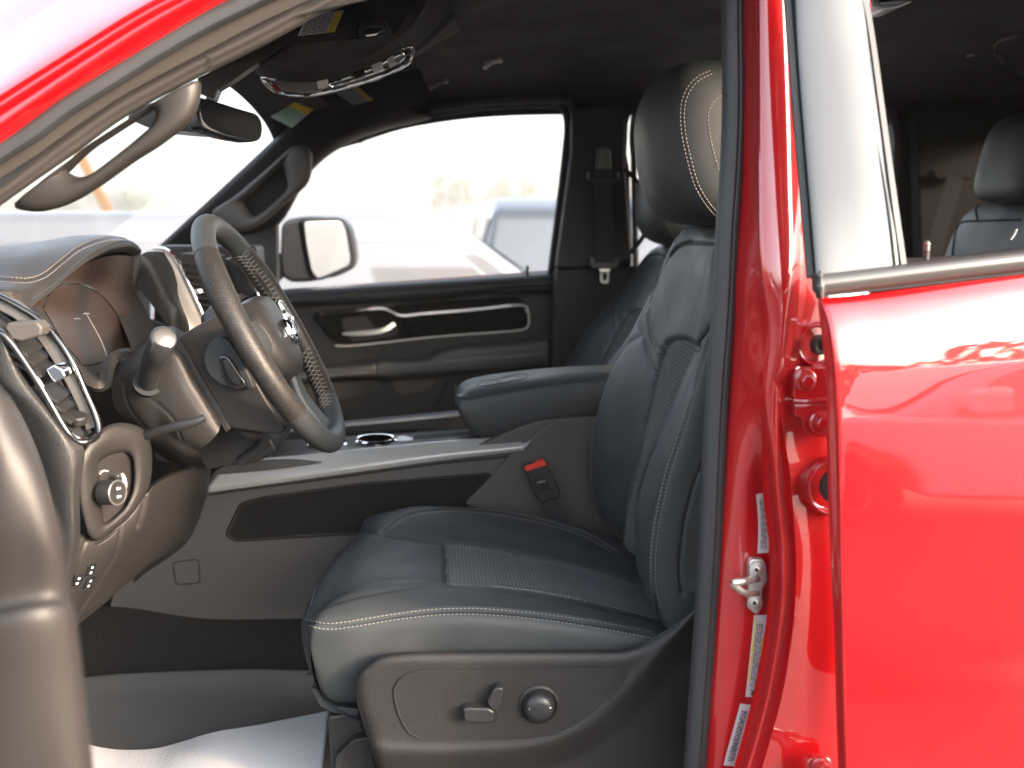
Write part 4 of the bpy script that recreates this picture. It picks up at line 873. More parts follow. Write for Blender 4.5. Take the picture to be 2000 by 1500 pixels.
oo = [(512, 150, 1.725), (530, 153, 1.720), (570, 156, 1.720), (610, 153, 1.720), (660, 142, 1.720), (720, 122, 1.720), (770, 100, 1.720), (800, 90, 1.720), (806, 100, 1.730), (800, 118, 1.740), (775, 135, 1.750), (730, 155, 1.750), (670, 172, 1.750), (620, 184, 1.750), (580, 186, 1.750), (545, 180, 1.740), (522, 165, 1.730)]
a = np.array([P(*q) for q in oo]); c_ = a.mean(0); n_ = len(a)
new('console_lamp_panel', np.vstack([a + V3(0, 0, -.003)]), [tuple(range(n_))], M['frame'], oc, smooth=False)
sweep('chrome_surround', [V3(*q) for q in crs(np.vstack([a, a[:1]]), 90)[:-1]], circ(.004, 8), M['chrome'], oc, closed=True, raw=True, ref=(0, .3, 1))
sweep('chrome_surround', [(640, 163, 1.715), (680, 152, 1.715), (730, 133, 1.715), (775, 110, 1.715), (790, 105, 1.720), (788, 115, 1.720), (760, 132, 1.725), (700, 153, 1.725), (650, 168, 1.725), (640, 163, 1.715)], circ(.0028, 8), M['chrome'], oc, ref=(0, .3, 1), n=80)
for u, v, w in ((628, 164, 20), (700, 146, 22), (735, 131, 20), (762, 120, 12)):
    slab('console_switch', [(u - w / 2, v - 5), (u + w / 2, v - 12), (u + w / 2 + 3, v + 2), (u - w / 2 + 4, v + 10)], 1.707, .02, M['silver'] if w != 22 else M['gloss'], oc, bev=.002, r=2)
slab('lamp_lens', [(514, 152), (524, 153), (552, 182), (540, 178)], 1.718, .01, M['chrome'], oc, bev=.002, r=2)
slab('lamp_plate', [(532, 157), (570, 160), (625, 156), (634, 166), (628, 178), (585, 182), (548, 176)], 1.712, .004, M['dark_silver'], oc, bev=.0015, r=5)
v1 = slab('sun_visor', [(536, 62), (560, 40), (640, 5), (760, -60), (870, -60), (800, 22), (776, 64), (700, 76), (560, 88), (540, 84)], lambda u, v: 1.55 + (90 - v) * .0006, 0, M['headliner'], T, bev=.005, r=8, vec=V3(0, .01, .018), key='visor'); v1['label'] = 'driver sun visor with a white and yellow warning label'
def tag_(key, parent, pts, ys):
    a = [cast(key, u, v) for u, v in pts]
    a = [q[0] + q[1] * .004 if q is not None else P(u, v, ys) for q, (u, v) in zip(a, pts)]
    o = new('warning_label', a, [(0, 1, 2, 3)], M['sticker'], parent, smooth=False)
    e = lambda s, t: (1 - t) * ((1 - s) * a[0] + s * a[1]) + t * ((1 - s) * a[3] + s * a[2])
    off = V3(0, -.0008, -.0008)
    new('yellow_band', [e(.80, .02) + off, e(.98, .02) + off, e(.98, .98) + off, e(.80, .98) + off], [(0, 1, 2, 3)], M['yellow'], o, smooth=False) 
    mb = MB()
    for r in range(9):
        t0 = .07 + r * .1; s0 = .06
        while s0 < .72:
            s1 = min(.76, s0 + random.uniform(.05, .16)); mb.add([e(s0, t0) + off, e(s1, t0) + off, e(s1, t0 + .045) + off, e(s0, t0 + .045) + off], [(0, 1, 2, 3)]); s0 = s1 + .03
    mb.build('printed_lines', M['ink'], o, smooth=False); return o
tag_('visor', v1, [(600, 32), (672, 24), (654, 66), (582, 74)], 1.55)
lathe('visor_clip', [(0, -.012), (.018, -.010), (.024, 0), (.024, .006)], P(732, 60, 1.55), (0, -.35, -1), M['plastic_smooth'], v1)
slab('vanity_latch', [(706, 62), (725, 54), (752, 50), (755, 56), (735, 66), (712, 69)], 1.53, .012, M['gloss'], v1, bev=.003, r=4)
v2 = slab('sun_visor', [(618, 186), (700, 168), (798, 118), (826, 160), (838, 190), (832, 204), (740, 221), (715, 220), (700, 210), (680, 213), (650, 205)], lambda u, v: 2.42 + (215 - v) * .0008, 0, M['visor'], T, bev=.005, r=8, vec=V3(0, .01, .018), key='visor2'); v2['label'] = 'passenger sun visor hanging behind the overhead console'
tag_('visor2', v2, [(648, 178), (700, 172), (730, 198), (690, 206)], 2.42)
# coat hooks
for u, v, k in ((963, 124, 1), (857, 164, 0)):
    o = tube('ceiling_hook', [(u - 16, v + 8, 2.35), (u - 12, v + 2, 2.33), (u, v - 4, 2.32), (u + 12, v - 7, 2.33), (u + 15, v - 4, 2.35)], .006, M['silver'] if k else M['plastic_grey'], T, n=24, scale=[.8, 1.2, 1, 1, .7])
# inside mirror
mo = rnd([(388, 188), (420, 196), (470, 212), (505, 222), (514, 236), (516, 255), (512, 274), (490, 279), (440, 270), (405, 258), (388, 245), (382, 215)], 10, 4)
im = slab('inside_mirror', mo, lambda u, v: 1.86 + (u - 385) * .0003, 0, M['gloss'], T, bev=.006, seg=4, vec=V3(-.028, .02, 0)); im['label'] = 'black rear view mirror hanging at the windscreen'
mg = rnd([(393, 194), (430, 203), (475, 218), (502, 226), (509, 240), (510, 255), (506, 269), (490, 273), (445, 264), (410, 251), (396, 238), (390, 215)], 9, 4)
gv = np.array([P(u, v, 1.86 + (u - 385) * .0003) for u, v in mg]) + V3(.0015, -.0015, 0)
new('mirror_glass', gv, [tuple(range(len(gv)))], M['mirror_dark'], im, smooth=False)
slab('sensor_housing', [(245, 230), (270, 205), (300, 200), (385, 205), (385, 258), (345, 255), (290, 250)], 1.90, .12, M['plastic_smooth'], im, bev=.012, r=10)
slab('mirror_stem', [(418, 150), (436, 158), (428, 175), (416, 200), (400, 200), (404, 175)], 1.92, .03, M['plastic_smooth'], im, bev=.006, r=4)
# windscreen glass and its inspection sticker
new('windscreen', [V3(-1.25, 1.2, 1.32), V3(-1.30, 2.0, 1.34), V3(-1.25, 2.82, 1.32), V3(-.44, 2.70, 1.905), V3(-.50, 2.0, 1.915), V3(-.44, 1.25, 1.905)], [(0, 1, 4, 5), (1, 2, 3, 4)], M['glass'], T)
hd = slab('windscreen_header', [(385, 180), (420, 160), (500, 125), (640, 200), (615, 222), (560, 200), (530, 190), (480, 165), (440, 172), (425, 185)], 2.2, .1, M['plastic_smooth'], T, bev=.003) if 0 else None
stk = [P(528, 228, 2.42), P(576, 200, 2.42), P(612, 214, 2.42), P(570, 250, 2.42)]
o = new('windscreen_sticker', stk, [(0, 1, 2, 3)], mat('pale_green_sticker', (.30, .40, .33), .6), T, smooth=False); o['label'] = 'translucent green and yellow sticker at the top of the windscreen'
new('yellow_stripe', [(1 - t) * stk[1] + t * stk[0] + V3(0, -.002, 0) for t in (0, .28)][::1] + [(1 - t) * stk[2] + t * stk[3] + V3(0, -.002, 0) for t in (.28, 0)], [(0, 1, 2, 3)], M['yellow'], o, smooth=False)
# ---------------- steering wheel ----------------
al = R_(28.1); up_ = V3(-math.sin(al), 0, math.cos(al)); nr = V3(math.cos(al), 0, math.sin(al)); yv = V3(0, 1, 0)
WC = (P(395, 440, 1.575) + P(640, 857, 1.575)) / 2 + V3(.010, 0, 0); WR = .190
def WP(ang, r=WR, n=0.0): return WC + r * (math.cos(ang) * up_ + math.sin(ang) * yv) + nr * n   # 0 = top, +90 = far side
prof = [(-.0185 * math.cos(a) * (1 if math.cos(a) > 0 else .92), .0175 * math.sin(a)) for a in np.linspace(0, 2 * math.pi, 19)[:-1]]
N = 180; path = np.array([WP(2 * math.pi * i / N) for i in range(N)])
sc = np.array([1 + .10 * math.exp(-((abs(((i / N * 360 + 180) % 360) - 180) - 62) / 16) ** 2) for i in range(N)])
perf = mat('perforated_leather', (.030, .027, .026), .48, spec=.35, bump='voronoi', scale=420, bstr=.35, var=.08, dist=.0006)
v, f = sweep_vf(path, prof, nr, True, sc)
_n = perf.node_tree; _t = _n.nodes.new('ShaderNodeTexVoronoi'); _t.inputs['Scale'].default_value = 250; _t.inputs['Randomness'].default_value = .25
_n.links.new(_n.nodes['Texture Coordinate'].outputs['Object'], _t.inputs['Vector'])
_r = _n.nodes.new('ShaderNodeMapRange'); _r.inputs[1].default_value = .22; _r.inputs[2].default_value = .34; _r.inputs[3].default_value = 1; _r.inputs[4].default_value = 0; _n.links.new(_t.outputs['Distance'], _r.inputs[0])
_m = _n.nodes.new('ShaderNodeMix'); _m.data_type = 'RGBA'; _m.inputs[6].default_value = (.015, .014, .0135, 1); _m.inputs[7].default_value = (.045, .040, .036, 1); _n.links.new(_r.outputs[0], _m.inputs[0])
_n.links.new(_m.outputs[2], _n.nodes['Principled BSDF'].inputs['Base Color'])
k = len(prof)
sel = lambda a0, a1: [q for i, q in enumerate(f) if a0 <= (((i // k) * 360 / N + 180) % 360 - 180) < a1]
wheel_f = sel(-42, 42) + sel(138, 180) + sel(-180, -125)
wv = np.array(v); rim = recalc(new('steering_wheel', wv, wheel_f, M['leather'], T)); rim['label'] = 'black leather steering wheel with pale cross stitching'
recalc(new('perforated_grip', wv, sel(-125, -42), perf, rim)); recalc(new('perforated_grip', wv, sel(42, 138), perf, rim))
BV['rim'] = BVHTree.FromPolygons([Vector(p) for p in v], f)
mb = MB()
for a in (-42, -125, 42, 138):
    mb = MB()
    q = [WP(R_(a)) + (.0187 * math.cos(t)) * (WP(R_(a), 1) - WC) + nr * .0178 * math.sin(t) for t in np.linspace(0, 2 * math.pi, 33)[:-1]]
    mb.add(*sweep_vf(np.array(q), circ(.0007, 6), (0, 0.1, 1), True)); mb.build('rim_seam', M['seam'], rim)
# cross stitching on the inner side of the far rim
def stitch_seg(a, b, r=.00045):
    a, b = np.array(a), np.array(b); mb.add(*sweep_vf(np.array([a, (a + b) / 2, b]), circ(r, 5), (.3, .2, .9)))
for d0, d1 in ((38, 92), (108, 150), (-150, -128), (-92, -40)):
    d = d0; mb = MB()
    while d < d1:
        for s in (1, -1):
            ra = WR - .0186 + .0012 * 0
            stitch_seg(WP(R_(d), WR - .0178, .0062 * s), WP(R_(d + 2.7), WR - .0178, -.0062 * s))
            stitch_seg(WP(R_(d), WR - .0178, .0062 * s), WP(R_(d), WR - .0150, .0115 * s))
        d += 3.0
    mb.build('cross_stitching', M['thread'], rim)
# hub, spokes
def wl(x, y, n): return WC + x * up_ + y * yv + nr * n    # x up, y across (far +), n toward the driver
hub_o = [(.062, -.060), (.066, 0), (.062, .060), (.030, .082), (-.010, .086), (-.055, .060), (-.075, .020), (-.077, 0), (-.075, -.020), (-.055, -.068), (-.010, -.097), (.030, -.092)]
hub_o = crs(hub_o + hub_o[:1], 61)[:-1]
rows = [[wl(x * k_, y * k_, n_) for x, y in hub_o] for k_, n_ in ((.90, -.035), (1.0, -.022), (1.0, -.010), (.96, .004), (.86, .014), (.66, .020), (.38, .022), (.12, .023), (.001, .023))]
G = np.array(rows); G = np.concatenate([G, G[:, :1]], 1); G = np.stack([cr(G[:, j], 60) for j in range(G.shape[1])], 1)
hub = sheet('wheel_hub', G, M['leather_grain'], rim, key='hub'); hub['label'] = 'grained airbag cover of the steering wheel'
# emblem: chrome ram's head shape, curled horns round a long face
eo = wl(-.0, 0, .0335)
def ef(x, y, n=0): return wl(x - .010, y, .0238 + n)
E_ = MB()
face = [(.018, -.006), (.018, .006), (.004, .0075), (-.018, .0042), (-.023, 0), (-.018, -.0042), (.004, -.0075)]
def plate(pts, h0, h1):
    n = len(pts); c = (np.mean([p[0] for p in pts]), np.mean([p[1] for p in pts]))
    v = [ef(x, y, h0) for x, y in pts] + [ef(c[0] + (x - c[0]) * .7, c[1] + (y - c[1]) * .6, h1) for x, y in pts]
    E_.add(v, [tuple(range(n, 2 * n))] + [(i, (i + 1) % n, n + (i + 1) % n, n + i) for i in range(n)])
plate(face, 0, .005)
for s in (-1, 1):
    hp = [ef(.019 + .0 * t, s * .002, .003) for t in (0,)] + [ef(.020, s * .010, .003), ef(.014, s * .020, .003), ef(.002, s * .025, .003), ef(-.010, s * .022, .003), ef(-.014, s * .014, .003), ef(-.008, s * .010, .003)]
    E_.add(*sweep_vf(crs(hp, 30), circ(.0038, 8), nr, False, np.interp(np.linspace(0, 1, 30), [0, .3, 1], [1.2, 1.1, .4])))
E_.build('emblem', M['chrome'], rim)
# spokes and switch pads
for s in (-1, 1):
    rows = [[wl(.030, s * .070, .006), wl(.006, s * .074, .012), wl(-.020, s * .070, .006), wl(-.020, s * .07, -.02), wl(.006, s * .07, -.026), wl(.03, s * .07, -.02)],
            [wl(.034, s * .120, .002), wl(.006, s * .124, .006), wl(-.020, s * .120, .002), wl(-.020, s * .12, -.016), wl(.006, s * .12, -.02), wl(.034, s * .12, -.016)],
            [wl(.040, s * .168, .004), wl(.006, s * .176, .004), wl(-.026, s * .170, .004), wl(-.026, s * .17, -.012), wl(.006, s * .176, -.012), wl(.04, s * .168, -.012)]]
    rows = [r + r[:1] for r in rows]
    sheet('spoke', grid(rows, 40, 24), M['leather'], rim)
    o_ = crs([(.036, .088), (.040, .110), (.036, .135), (.010, .146), (-.012, .138), (-.018, .11), (-.008, .088), (.015, .080), (.036, .088)], 41)[:-1]
    n_ = len(o_); hn = .015 if s > 0 else -.012; vv = [wl(x, s * y, hn - .009) for x, y in o_] + [wl(x, s * y, hn) for x, y in o_]
    bevel(recalc(new('switch_pad', vv, [tuple(range(n_)), tuple(range(2 * n_ - 1, n_ - 1, -1))] + [(i, (i + 1) % n_, n_ + (i + 1) % n_, n_ + i) for i in range(n_)], M['gloss'], rim, sharp=35)), .002)
    q = np.array([wl(x * 1.02, s * y, hn - .0005) for x, y in o_]); sweep('switch_bezel', q, circ(.0018, 6), M['chrome'], rim, ref=nr, closed=True, raw=True)
    for dx in (-.006, .008, .022): box('switch_button', wl(dx, s * .112, hn + .0015), (.006, .018, .0025), M['plastic_smooth'], rim, bev=.0008, rot=Matrix([[nr[i] * 0 + up_[i], yv[i], nr[i]] for i in range(3)]))
rows = [[wl(-.060, y, .004) for y in (-.022, 0, .022)], [wl(-.11, y * 1.1, -.004) for y in (-.022, 0, .022)], [wl(-.172, y * 1.4, .004) for y in (-.022, 0, .022)]]
lo = sheet('lower_spoke', grid(rows, 12, 16), M['leather'], rim, thick=.014)
# rear cover of the wheel (facing the dashboard)
rows = []
for k_, n_ in ((.25, -.075), (.75, -.074), (1.0, -.066), (1.08, -.045), (1.02, -.022), (.9, -.012)):
    rows.append([wl(x * k_ * 1.25 - .005, y * k_ * 1.18, n_) for x, y in np.vstack([hub_o[::4], hub_o[:1]])])
rc = sheet('wheel_rear_cover', grid(rows, 70, 40), M['plastic_brown'], rim, key='rcov')
# near rear paddle pad with a long rocker (seen through the near spoke gap)
padY = 1.405
pd = slab('rear_pad', [(396, 700), (405, 675), (425, 658), (445, 662), (470, 700), (490, 740), (498, 762), (470, 760), (430, 752), (405, 730)], 1.44, .05, M['leather'], rim, bev=.012, seg=5, r=10)
rk = slab('rear_rocker', [(426, 700), (433, 694), (446, 697), (478, 745), (483, 757), (470, 761), (446, 757), (434, 735)], 1.432, .02, M['gloss'], rim, bev=.004, r=6)
slab('rocker_key', [(434, 706), (441, 703), (450, 712), (470, 750), (463, 754), (447, 740)], 1.426, .012, M['plastic_smooth'], rim, bev=.0025, r=4)
# ---------------- column shroud ----------------
sh = slab('column_shroud', [(345, 662), (352, 655), (385, 636), (420, 618), (440, 625), (470, 690), (520, 780), (560, 840), (545, 850), (455, 838), (440, 830), (420, 800), (385, 740), (350, 690)], 1.462, .20, M['plastic_brown'], T, bev=.014, seg=6, r=8); sh['label'] = 'two piece steering column shroud behind the wheel'
slab('shroud_joint', [(340, 665), (350, 660), (392, 735), (430, 800), (450, 838), (440, 845), (380, 745), (345, 690)], 1.452, .20, M['seam'], sh, bev=.004, r=4)
G = grid([[(212, 720, 1.62), (300, 655, 1.62), (345, 640, 1.62), (400, 700, 1.62), (450, 790, 1.62)],
          [(214, 728, 1.50), (285, 676, 1.50), (342, 664, 1.50), (392, 735, 1.50), (438, 815, 1.50)],
          [(216, 745, 1.455), (265, 705, 1.445), (338, 680, 1.44), (385, 750, 1.44), (432, 828, 1.445)],
          [(218, 762, 1.45), (262, 745, 1.43), (330, 715, 1.425), (372, 780, 1.425), (425, 846, 1.43)],
          [(222, 790, 1.45), (272, 800, 1.43), (310, 790, 1.425), (350, 830, 1.425), (405, 868, 1.43)],
          [(240, 820, 1.46), (285, 840, 1.44), (315, 835, 1.435), (350, 860, 1.435), (390, 880, 1.44)],
          [(270, 850, 1.50), (295, 870, 1.47), (325, 880, 1.46), (355, 892, 1.46), (395, 900, 1.47)],
          [(290, 870, 1.60), (320, 895, 1.58), (345, 905, 1.58), (375, 910, 1.58), (405, 915, 1.58)]], 90, 90)
G = carve(G, [([(262, 742), (285, 770), (335, 815), (355, 858)], 2, .002), ([(240, 745), (250, 790), (275, 825), (300, 850)], 2, .002)])
csh = sheet('lower_shroud', G, M['plastic_brown'], sh, key='shr')
# stalk
sk = tube('indicator_stalk', [(290, 752, 1.43), (292, 735, 1.415), (300, 705, 1.395), (312, 678, 1.375), (318, 664, 1.37)], .0165, M['plastic_smooth'], T, n=30, k=20, scale=[.78, .86, .97, 1.12, 1.06], ref=(.1, -1, .1)); sk['label'] = 'black indicator stalk with a silver end button'
e0, e1 = P(314, 674, 1.373), P(319.5, 661, 1.366)
ax = e1 - e0; ax = ax / np.linalg.norm(ax) * .7 + V3(.25, -.75, .1)
lathe('end_cap', [(.0178, -.008), (.0178, 0), (.0165, .002), (.0150, .0025)], e1, ax, M['plastic_smooth'], sk); lathe('end_button', [(.0135, 0), (.0130, .0032), (.010, .0042), (0, .0045)], e1, ax, M['molding'], sk)
tube('stalk_boot', [(288, 756, 1.45), (290, 745, 1.425)], .021, M['seam'], sk, n=8, k=20, ref=(.1, -1, .1))
tube('tilt_lever', [(268, 858, 1.40), (300, 845, 1.385), (340, 834, 1.375), (380, 824, 1.37), (400, 815, 1.372)], .0062, M['plastic_smooth'], T, n=30, scale=[1.3, 1.1, 1, 1.15, .8])['label'] = 'black column tilt lever'
# dark mass under the column
slab('column_bracket', [(300, 800), (460, 800), (520, 840), (545, 880), (500, 905), (440, 912), (400, 920), (300, 900)], 1.62, .16, M['plastic_smooth'], T, bev=.015, r=10)
tube('column_hose', [(455, 830, 1.55), (490, 850, 1.55), (515, 842, 1.58), (510, 870, 1.6), (470, 900, 1.62)], .009, M['rubber'], T)
# ---------------- instrument hood ----------------
rows = [[(-120, 500, 1.86), (-120, 488, 1.75), (-120, 484, 1.65), (-120, 500, 1.54), (-120, 545, 1.46), (-120, 575, 1.41), (-120, 590, 1.40)],
        [(-40, 495, 1.86), (-40, 484, 1.75), (-30, 484, 1.65), (-30, 500, 1.54), (-30, 545, 1.46), (-30, 565, 1.41), (-30, 580, 1.40)],
        [(60, 478, 1.86), (60, 474, 1.75), (50, 480, 1.65), (40, 498, 1.54), (22, 542, 1.46), (15, 563, 1.415), (12, 576, 1.405)],
        [(150, 464, 1.86), (140, 461, 1.76), (120, 470, 1.66), (95, 498, 1.56), (55, 546, 1.47), (35, 567, 1.425), (30, 585, 1.41)],
        [(215, 462, 1.86), (195, 459, 1.77), (165, 470, 1.67), (130, 500, 1.57), (80, 548, 1.48), (48, 575, 1.43), (44, 592, 1.415)],
        [(255, 470, 1.86), (232, 463, 1.78), (195, 474, 1.68), (152, 505, 1.58), (98, 553, 1.49), (58, 582, 1.44), (53, 598, 1.42)],
        [(272, 482, 1.86), (250, 472, 1.78), (208, 482, 1.68), (160, 512, 1.58), (105, 560, 1.49), (66, 588, 1.44), (60, 602, 1.425)],
        [(276, 492, 1.855), (254, 482, 1.775), (210, 490, 1.675), (160, 520, 1.58), (106, 566, 1.49), (70, 593, 1.44), (63, 606, 1.43)],
        [(262, 500, 1.855), (238, 492, 1.775), (196, 500, 1.675), (148, 528, 1.58), (98, 570, 1.49), (66, 596, 1.445), (60, 607, 1.435)]]
G = grid(rows, 110, 120)
hs = [(-20, 543), (30, 547), (58, 547), (85, 538), (115, 515), (150, 488), (185, 472), (215, 465), (245, 464)]
G = carve(G, [(hs, 3, .0025)])
hood = sheet('instrument_hood', G, M['leather_grain'], T, key='hood', thick=.010); hood['label'] = 'stitched black leather hood over the instruments'
stitches('stitching', 'hood', par([hs], -4) + par([hs], 5.5), M['thread'], hood)
cord('hood_piping', 'hood', [[(60, 586), (105, 555), (158, 508), (205, 480), (245, 471), (270, 482)]], .0014, M['leather'], hood)
# far cheek of the hood
G = grid([[(276, 490, 1.855), (274, 520, 1.86), (266, 548, 1.86), (258, 562, 1.86)], [(262, 500, 1.85), (262, 522, 1.85), (256, 545, 1.85), (250, 560, 1.85)], [(150, 500, 1.84), (150, 530, 1.84), (150, 550, 1.84), (150, 565, 1.84)]], 20, 12)
sheet('hood_cheek', G, M['leather_grain'], hood, thick=.006)
new('hood_cavity', [P(20, 478, 1.88), P(268, 480, 1.862), P(268, 720, 1.86), P(20, 720, 1.88)], [(0, 1, 2, 3)], M['seam'], hood)
new('dash_top', [V3(-.62, 1.22, 1.50), V3(-.62, 2.80, 1.50), V3(-1.30, 2.80, 1.30), V3(-1.30, 1.22, 1.30)], [(0, 1, 2, 3)], M['plastic'], T)
# cluster bezel and screen
G = grid([[(66, 598, 1.44), (105, 560, 1.50), (160, 520, 1.60), (215, 500, 1.70), (260, 500, 1.84)],
          [(76, 604, 1.445), (112, 562, 1.505), (165, 552, 1.62), (215, 560, 1.72), (262, 590, 1.84)],
          [(95, 640, 1.45), (130, 620, 1.53), (180, 620, 1.63), (235, 640, 1.74), (290, 650, 1.84)],
          [(125, 690, 1.45), (160, 690, 1.53), (205, 690, 1.63), (250, 695, 1.74), (300, 690, 1.84)],
          [(160, 735, 1.45), (195, 735, 1.52), (225, 730, 1.62), (262, 725, 1.74), (300, 720, 1.84)]], 50, 50)
cl = sheet('instrument_cluster', G, M['screen'], T, key='clu'); cl['label'] = 'instrument cluster screen with sunlit brown put into its colour'
so_ = [(84, 602), (98, 572), (122, 556), (160, 556), (195, 575), (225, 610), (248, 655), (260, 693), (225, 700), (170, 714), (150, 700), (118, 660)]
cord('screen_edge', 'clu', [so_ + so_[:1]], .0014, M['gloss'], cl)
for pts in ([(168, 612), (195, 660), (212, 704)],): cord('gauge_line', 'clu', [pts], .0006, M['silver'], cl)
gr_ = M['steel']
for u, v in ((168, 612), (150, 622)): cord('gauge_mark', 'clu', [[(u - 5, v + 1), (u + 1, v), (u + 6, v + 1)]], .0012, gr_, cl)
# right-hand surround of the cluster (silver-brown band) and dash beyond
G = grid([[(200, 560, 1.86), (262, 560, 1.855), (285, 600, 1.83), (305, 660, 1.80), (310, 700, 1.78), (300, 740, 1.76)],
          [(180, 560, 1.74), (225, 565, 1.76), (262, 610, 1.78), (278, 660, 1.78), (282, 700, 1.77), (270, 745, 1.74)]], 60, 16)
G = grid([[(250, 555, 1.86), (262, 565, 1.86), (285, 605, 1.85), (308, 655, 1.83), (318, 690, 1.80), (300, 730, 1.74)],
          [(215, 545, 1.80), (232, 575, 1.80), (252, 620, 1.78), (268, 665, 1.76), (275, 705, 1.73), (262, 735, 1.70)],
          [(205, 570, 1.76), (222, 600, 1.75), (243, 645, 1.73), (256, 680, 1.71), (262, 705, 1.69), (250, 740, 1.67)]], 60, 24)
sheet('cluster_surround', G, M['plastic_brown'], cl)
bez = sweep('cluster_bezel', [(62, 604, 1.437), (80, 630, 1.435), (105, 675, 1.433), (135, 712, 1.433), (165, 738, 1.435), (190, 752, 1.44), (205, 745, 1.45), (212, 715, 1.47), (225, 700, 1.50), (250, 695, 1.53), (268, 705, 1.55)], [(-.010, -.006), (.008, -.008), (.010, 0), (.004, .006), (-.008, .005)], M['plastic_brown'], cl, ref=(0, -1, 0), n=90)
slab('lower_bezel', [(180, 730), (200, 752), (208, 742), (214, 716), (228, 702), (262, 696), (300, 700), (300, 760), (230, 800), (190, 790), (160, 745)], 1.50, .12, M['plastic_brown'], cl, bev=.006, r=6)
# beyond the hood: leather pad, silver trim, centre vent, screen
G = grid([[(262, 525, 1.90), (275, 500, 1.90), (290, 492, 1.92), (320, 492, 1.95)], [(268, 555, 1.90), (290, 520, 1.90), (310, 510, 1.92), (340, 530, 1.94)], [(300, 600, 1.885), (318, 580, 1.885), (335, 575, 1.90), (355, 590, 1.93)],
          [(320, 625, 1.88), (335, 610, 1.88), (350, 605, 1.89), (370, 640, 1.92)], [(325, 650, 1.88), (335, 645, 1.88), (345, 640, 1.885), (360, 670, 1.90)]], 40, 50)
d2 = sheet('dash_pad', G, M['leather_grain'], T, key='dpad'); d2['label'] = 'stitched leather dashboard pad beyond the instrument hood'
stitches('stitching', 'dpad', [[(302, 596), (318, 588), (335, 586)]], M['seam'], d2)
G = grid([[(270, 497, 1.95), (300, 487, 1.955), (325, 490, 1.96), (345, 510, 1.96), (375, 570, 1.955), (405, 640, 1.95), (420, 680, 1.95)],
          [(285, 530, 1.92), (305, 515, 1.93), (322, 525, 1.93), (338, 555, 1.93), (352, 600, 1.92), (372, 650, 1.92), (385, 700, 1.92)],
          [(280, 560, 1.92), (300, 550, 1.93), (315, 560, 1.93), (330, 590, 1.93), (342, 630, 1.92), (350, 670, 1.92), (352, 720, 1.92)]], 90, 30)
d3 = sheet('dash_trim', G, M['silver'], T); d3['label'] = 'satin silver dashboard trim behind the steering wheel'
sweep('trim_edge', [(300, 484, 1.955), (326, 488, 1.955), (348, 512, 1.953), (378, 572, 1.948), (408, 642, 1.945)], circ(.0035, 8), M['chrome'], d3, ref=(0, 1, 0), n=60)
cv = slab('centre_vent', [(335, 500), (350, 495), (420, 500), (460, 640), (415, 650)], 2.0, .1, M['seam'], T, bev=.002); cv['label'] = 'central air vent behind the steering wheel rim'
for k_ in range(9):
    v0 = 512 + k_ * 14; u0 = 352 + k_ * 7.6
    sweep('vent_slat', [(u0, v0, 1.985), (u0 + 25, v0 + 3, 1.995), (u0 + 60, v0 - 1, 2.02)], rect(.012, .002), M['plastic'], cv, ref=(.4, 0, 1), n=6)
slab('vent_tab', [(378, 566), (393, 563), (397, 572), (382, 576)], 1.965, .02, M['chrome'], cv, bev=.002, r=2)
sc_ = slab('centre_screen', [(440, 505), (470, 498), (485, 520), (515, 590), (505, 600), (460, 590)], 2.03, .02, M['gloss'], T, bev=.003, r=5); sc_['label'] = 'glossy centre touchscreen seen through the steering wheel'
sweep('screen_frame', [(452, 500, 2.025), (470, 503, 2.025), (490, 540, 2.025), (512, 592, 2.025)], circ(.004, 8), M['chrome'], sc_, ref=(0, 1, 0), n=30)
slab('lower_dash', [(300, 480), (500, 480), (510, 600), (505, 700), (490, 860), (300, 800)], 2.16, .10, M['plastic'], T, bev=.02, r=10)['label'] = 'dark passenger side of the dashboard'
slab('dash_wall', [(-100, 600), (120, 560), (330, 640), (330, 950), (-100, 1100)], 1.90, .02, M['seam'], T, bev=0)
# ---------------- near end of the dashboard: vent column ----------------
# leather pad column
tab = [[(-60, 600, 1.40), (-40, 625, 1.31), (-20, 640, 1.29), (0, 652, 1.285), (8, 665, 1.295)],
       [(-50, 690, 1.38), (-30, 710, 1.30), (0, 735, 1.278), (35, 742, 1.275), (48, 738, 1.285)],
       [(-40, 760, 1.38), (5, 770, 1.30), (45, 790, 1.275), (80, 800, 1.270), (92, 795, 1.28)],
       [(0, 830, 1.38), (40, 840, 1.30), (85, 850, 1.272), (120, 855, 1.268), (135, 850, 1.28)],
       [(40, 900, 1.38), (75, 915, 1.30), (105, 920, 1.272), (140, 905, 1.270), (165, 880, 1.29)],
       [(60, 980, 1.38), (90, 985, 1.30), (115, 985, 1.278), (140, 975, 1.274), (156, 960, 1.29)],
       [(65, 1060, 1.38), (92, 1065, 1.31), (118, 1065, 1.285), (142, 1060, 1.283), (156, 1050, 1.30)],
       [(70, 1130, 1.39), (95, 1135, 1.33), (115, 1140, 1.30), (130, 1140, 1.298), (142, 1135, 1.315)],
       [(80, 1250, 1.40), (95, 1250, 1.34), (108, 1245, 1.32), (120, 1240, 1.32), (128, 1235, 1.33)]]
dc = sheet('dash_end_pad', grid(tab, 50, 140), M['leather_grain'], T, key='dend'); dc['label'] = 'grained brown black pad at the near end of the dashboard'
G = grid([[(a[0][0] - 60, a[0][1] + 5, 1.33) , (a[0][0] - 10, a[0][1] + 8, 1.29), (a[1][0] - 4, a[1][1] + 3, 1.285), (a[2][0] - 6, a[2][1] + 2, 1.283)] for a in tab], 30, 90)
sheet('dash_end_cap', G, M['plastic_grey'], dc)
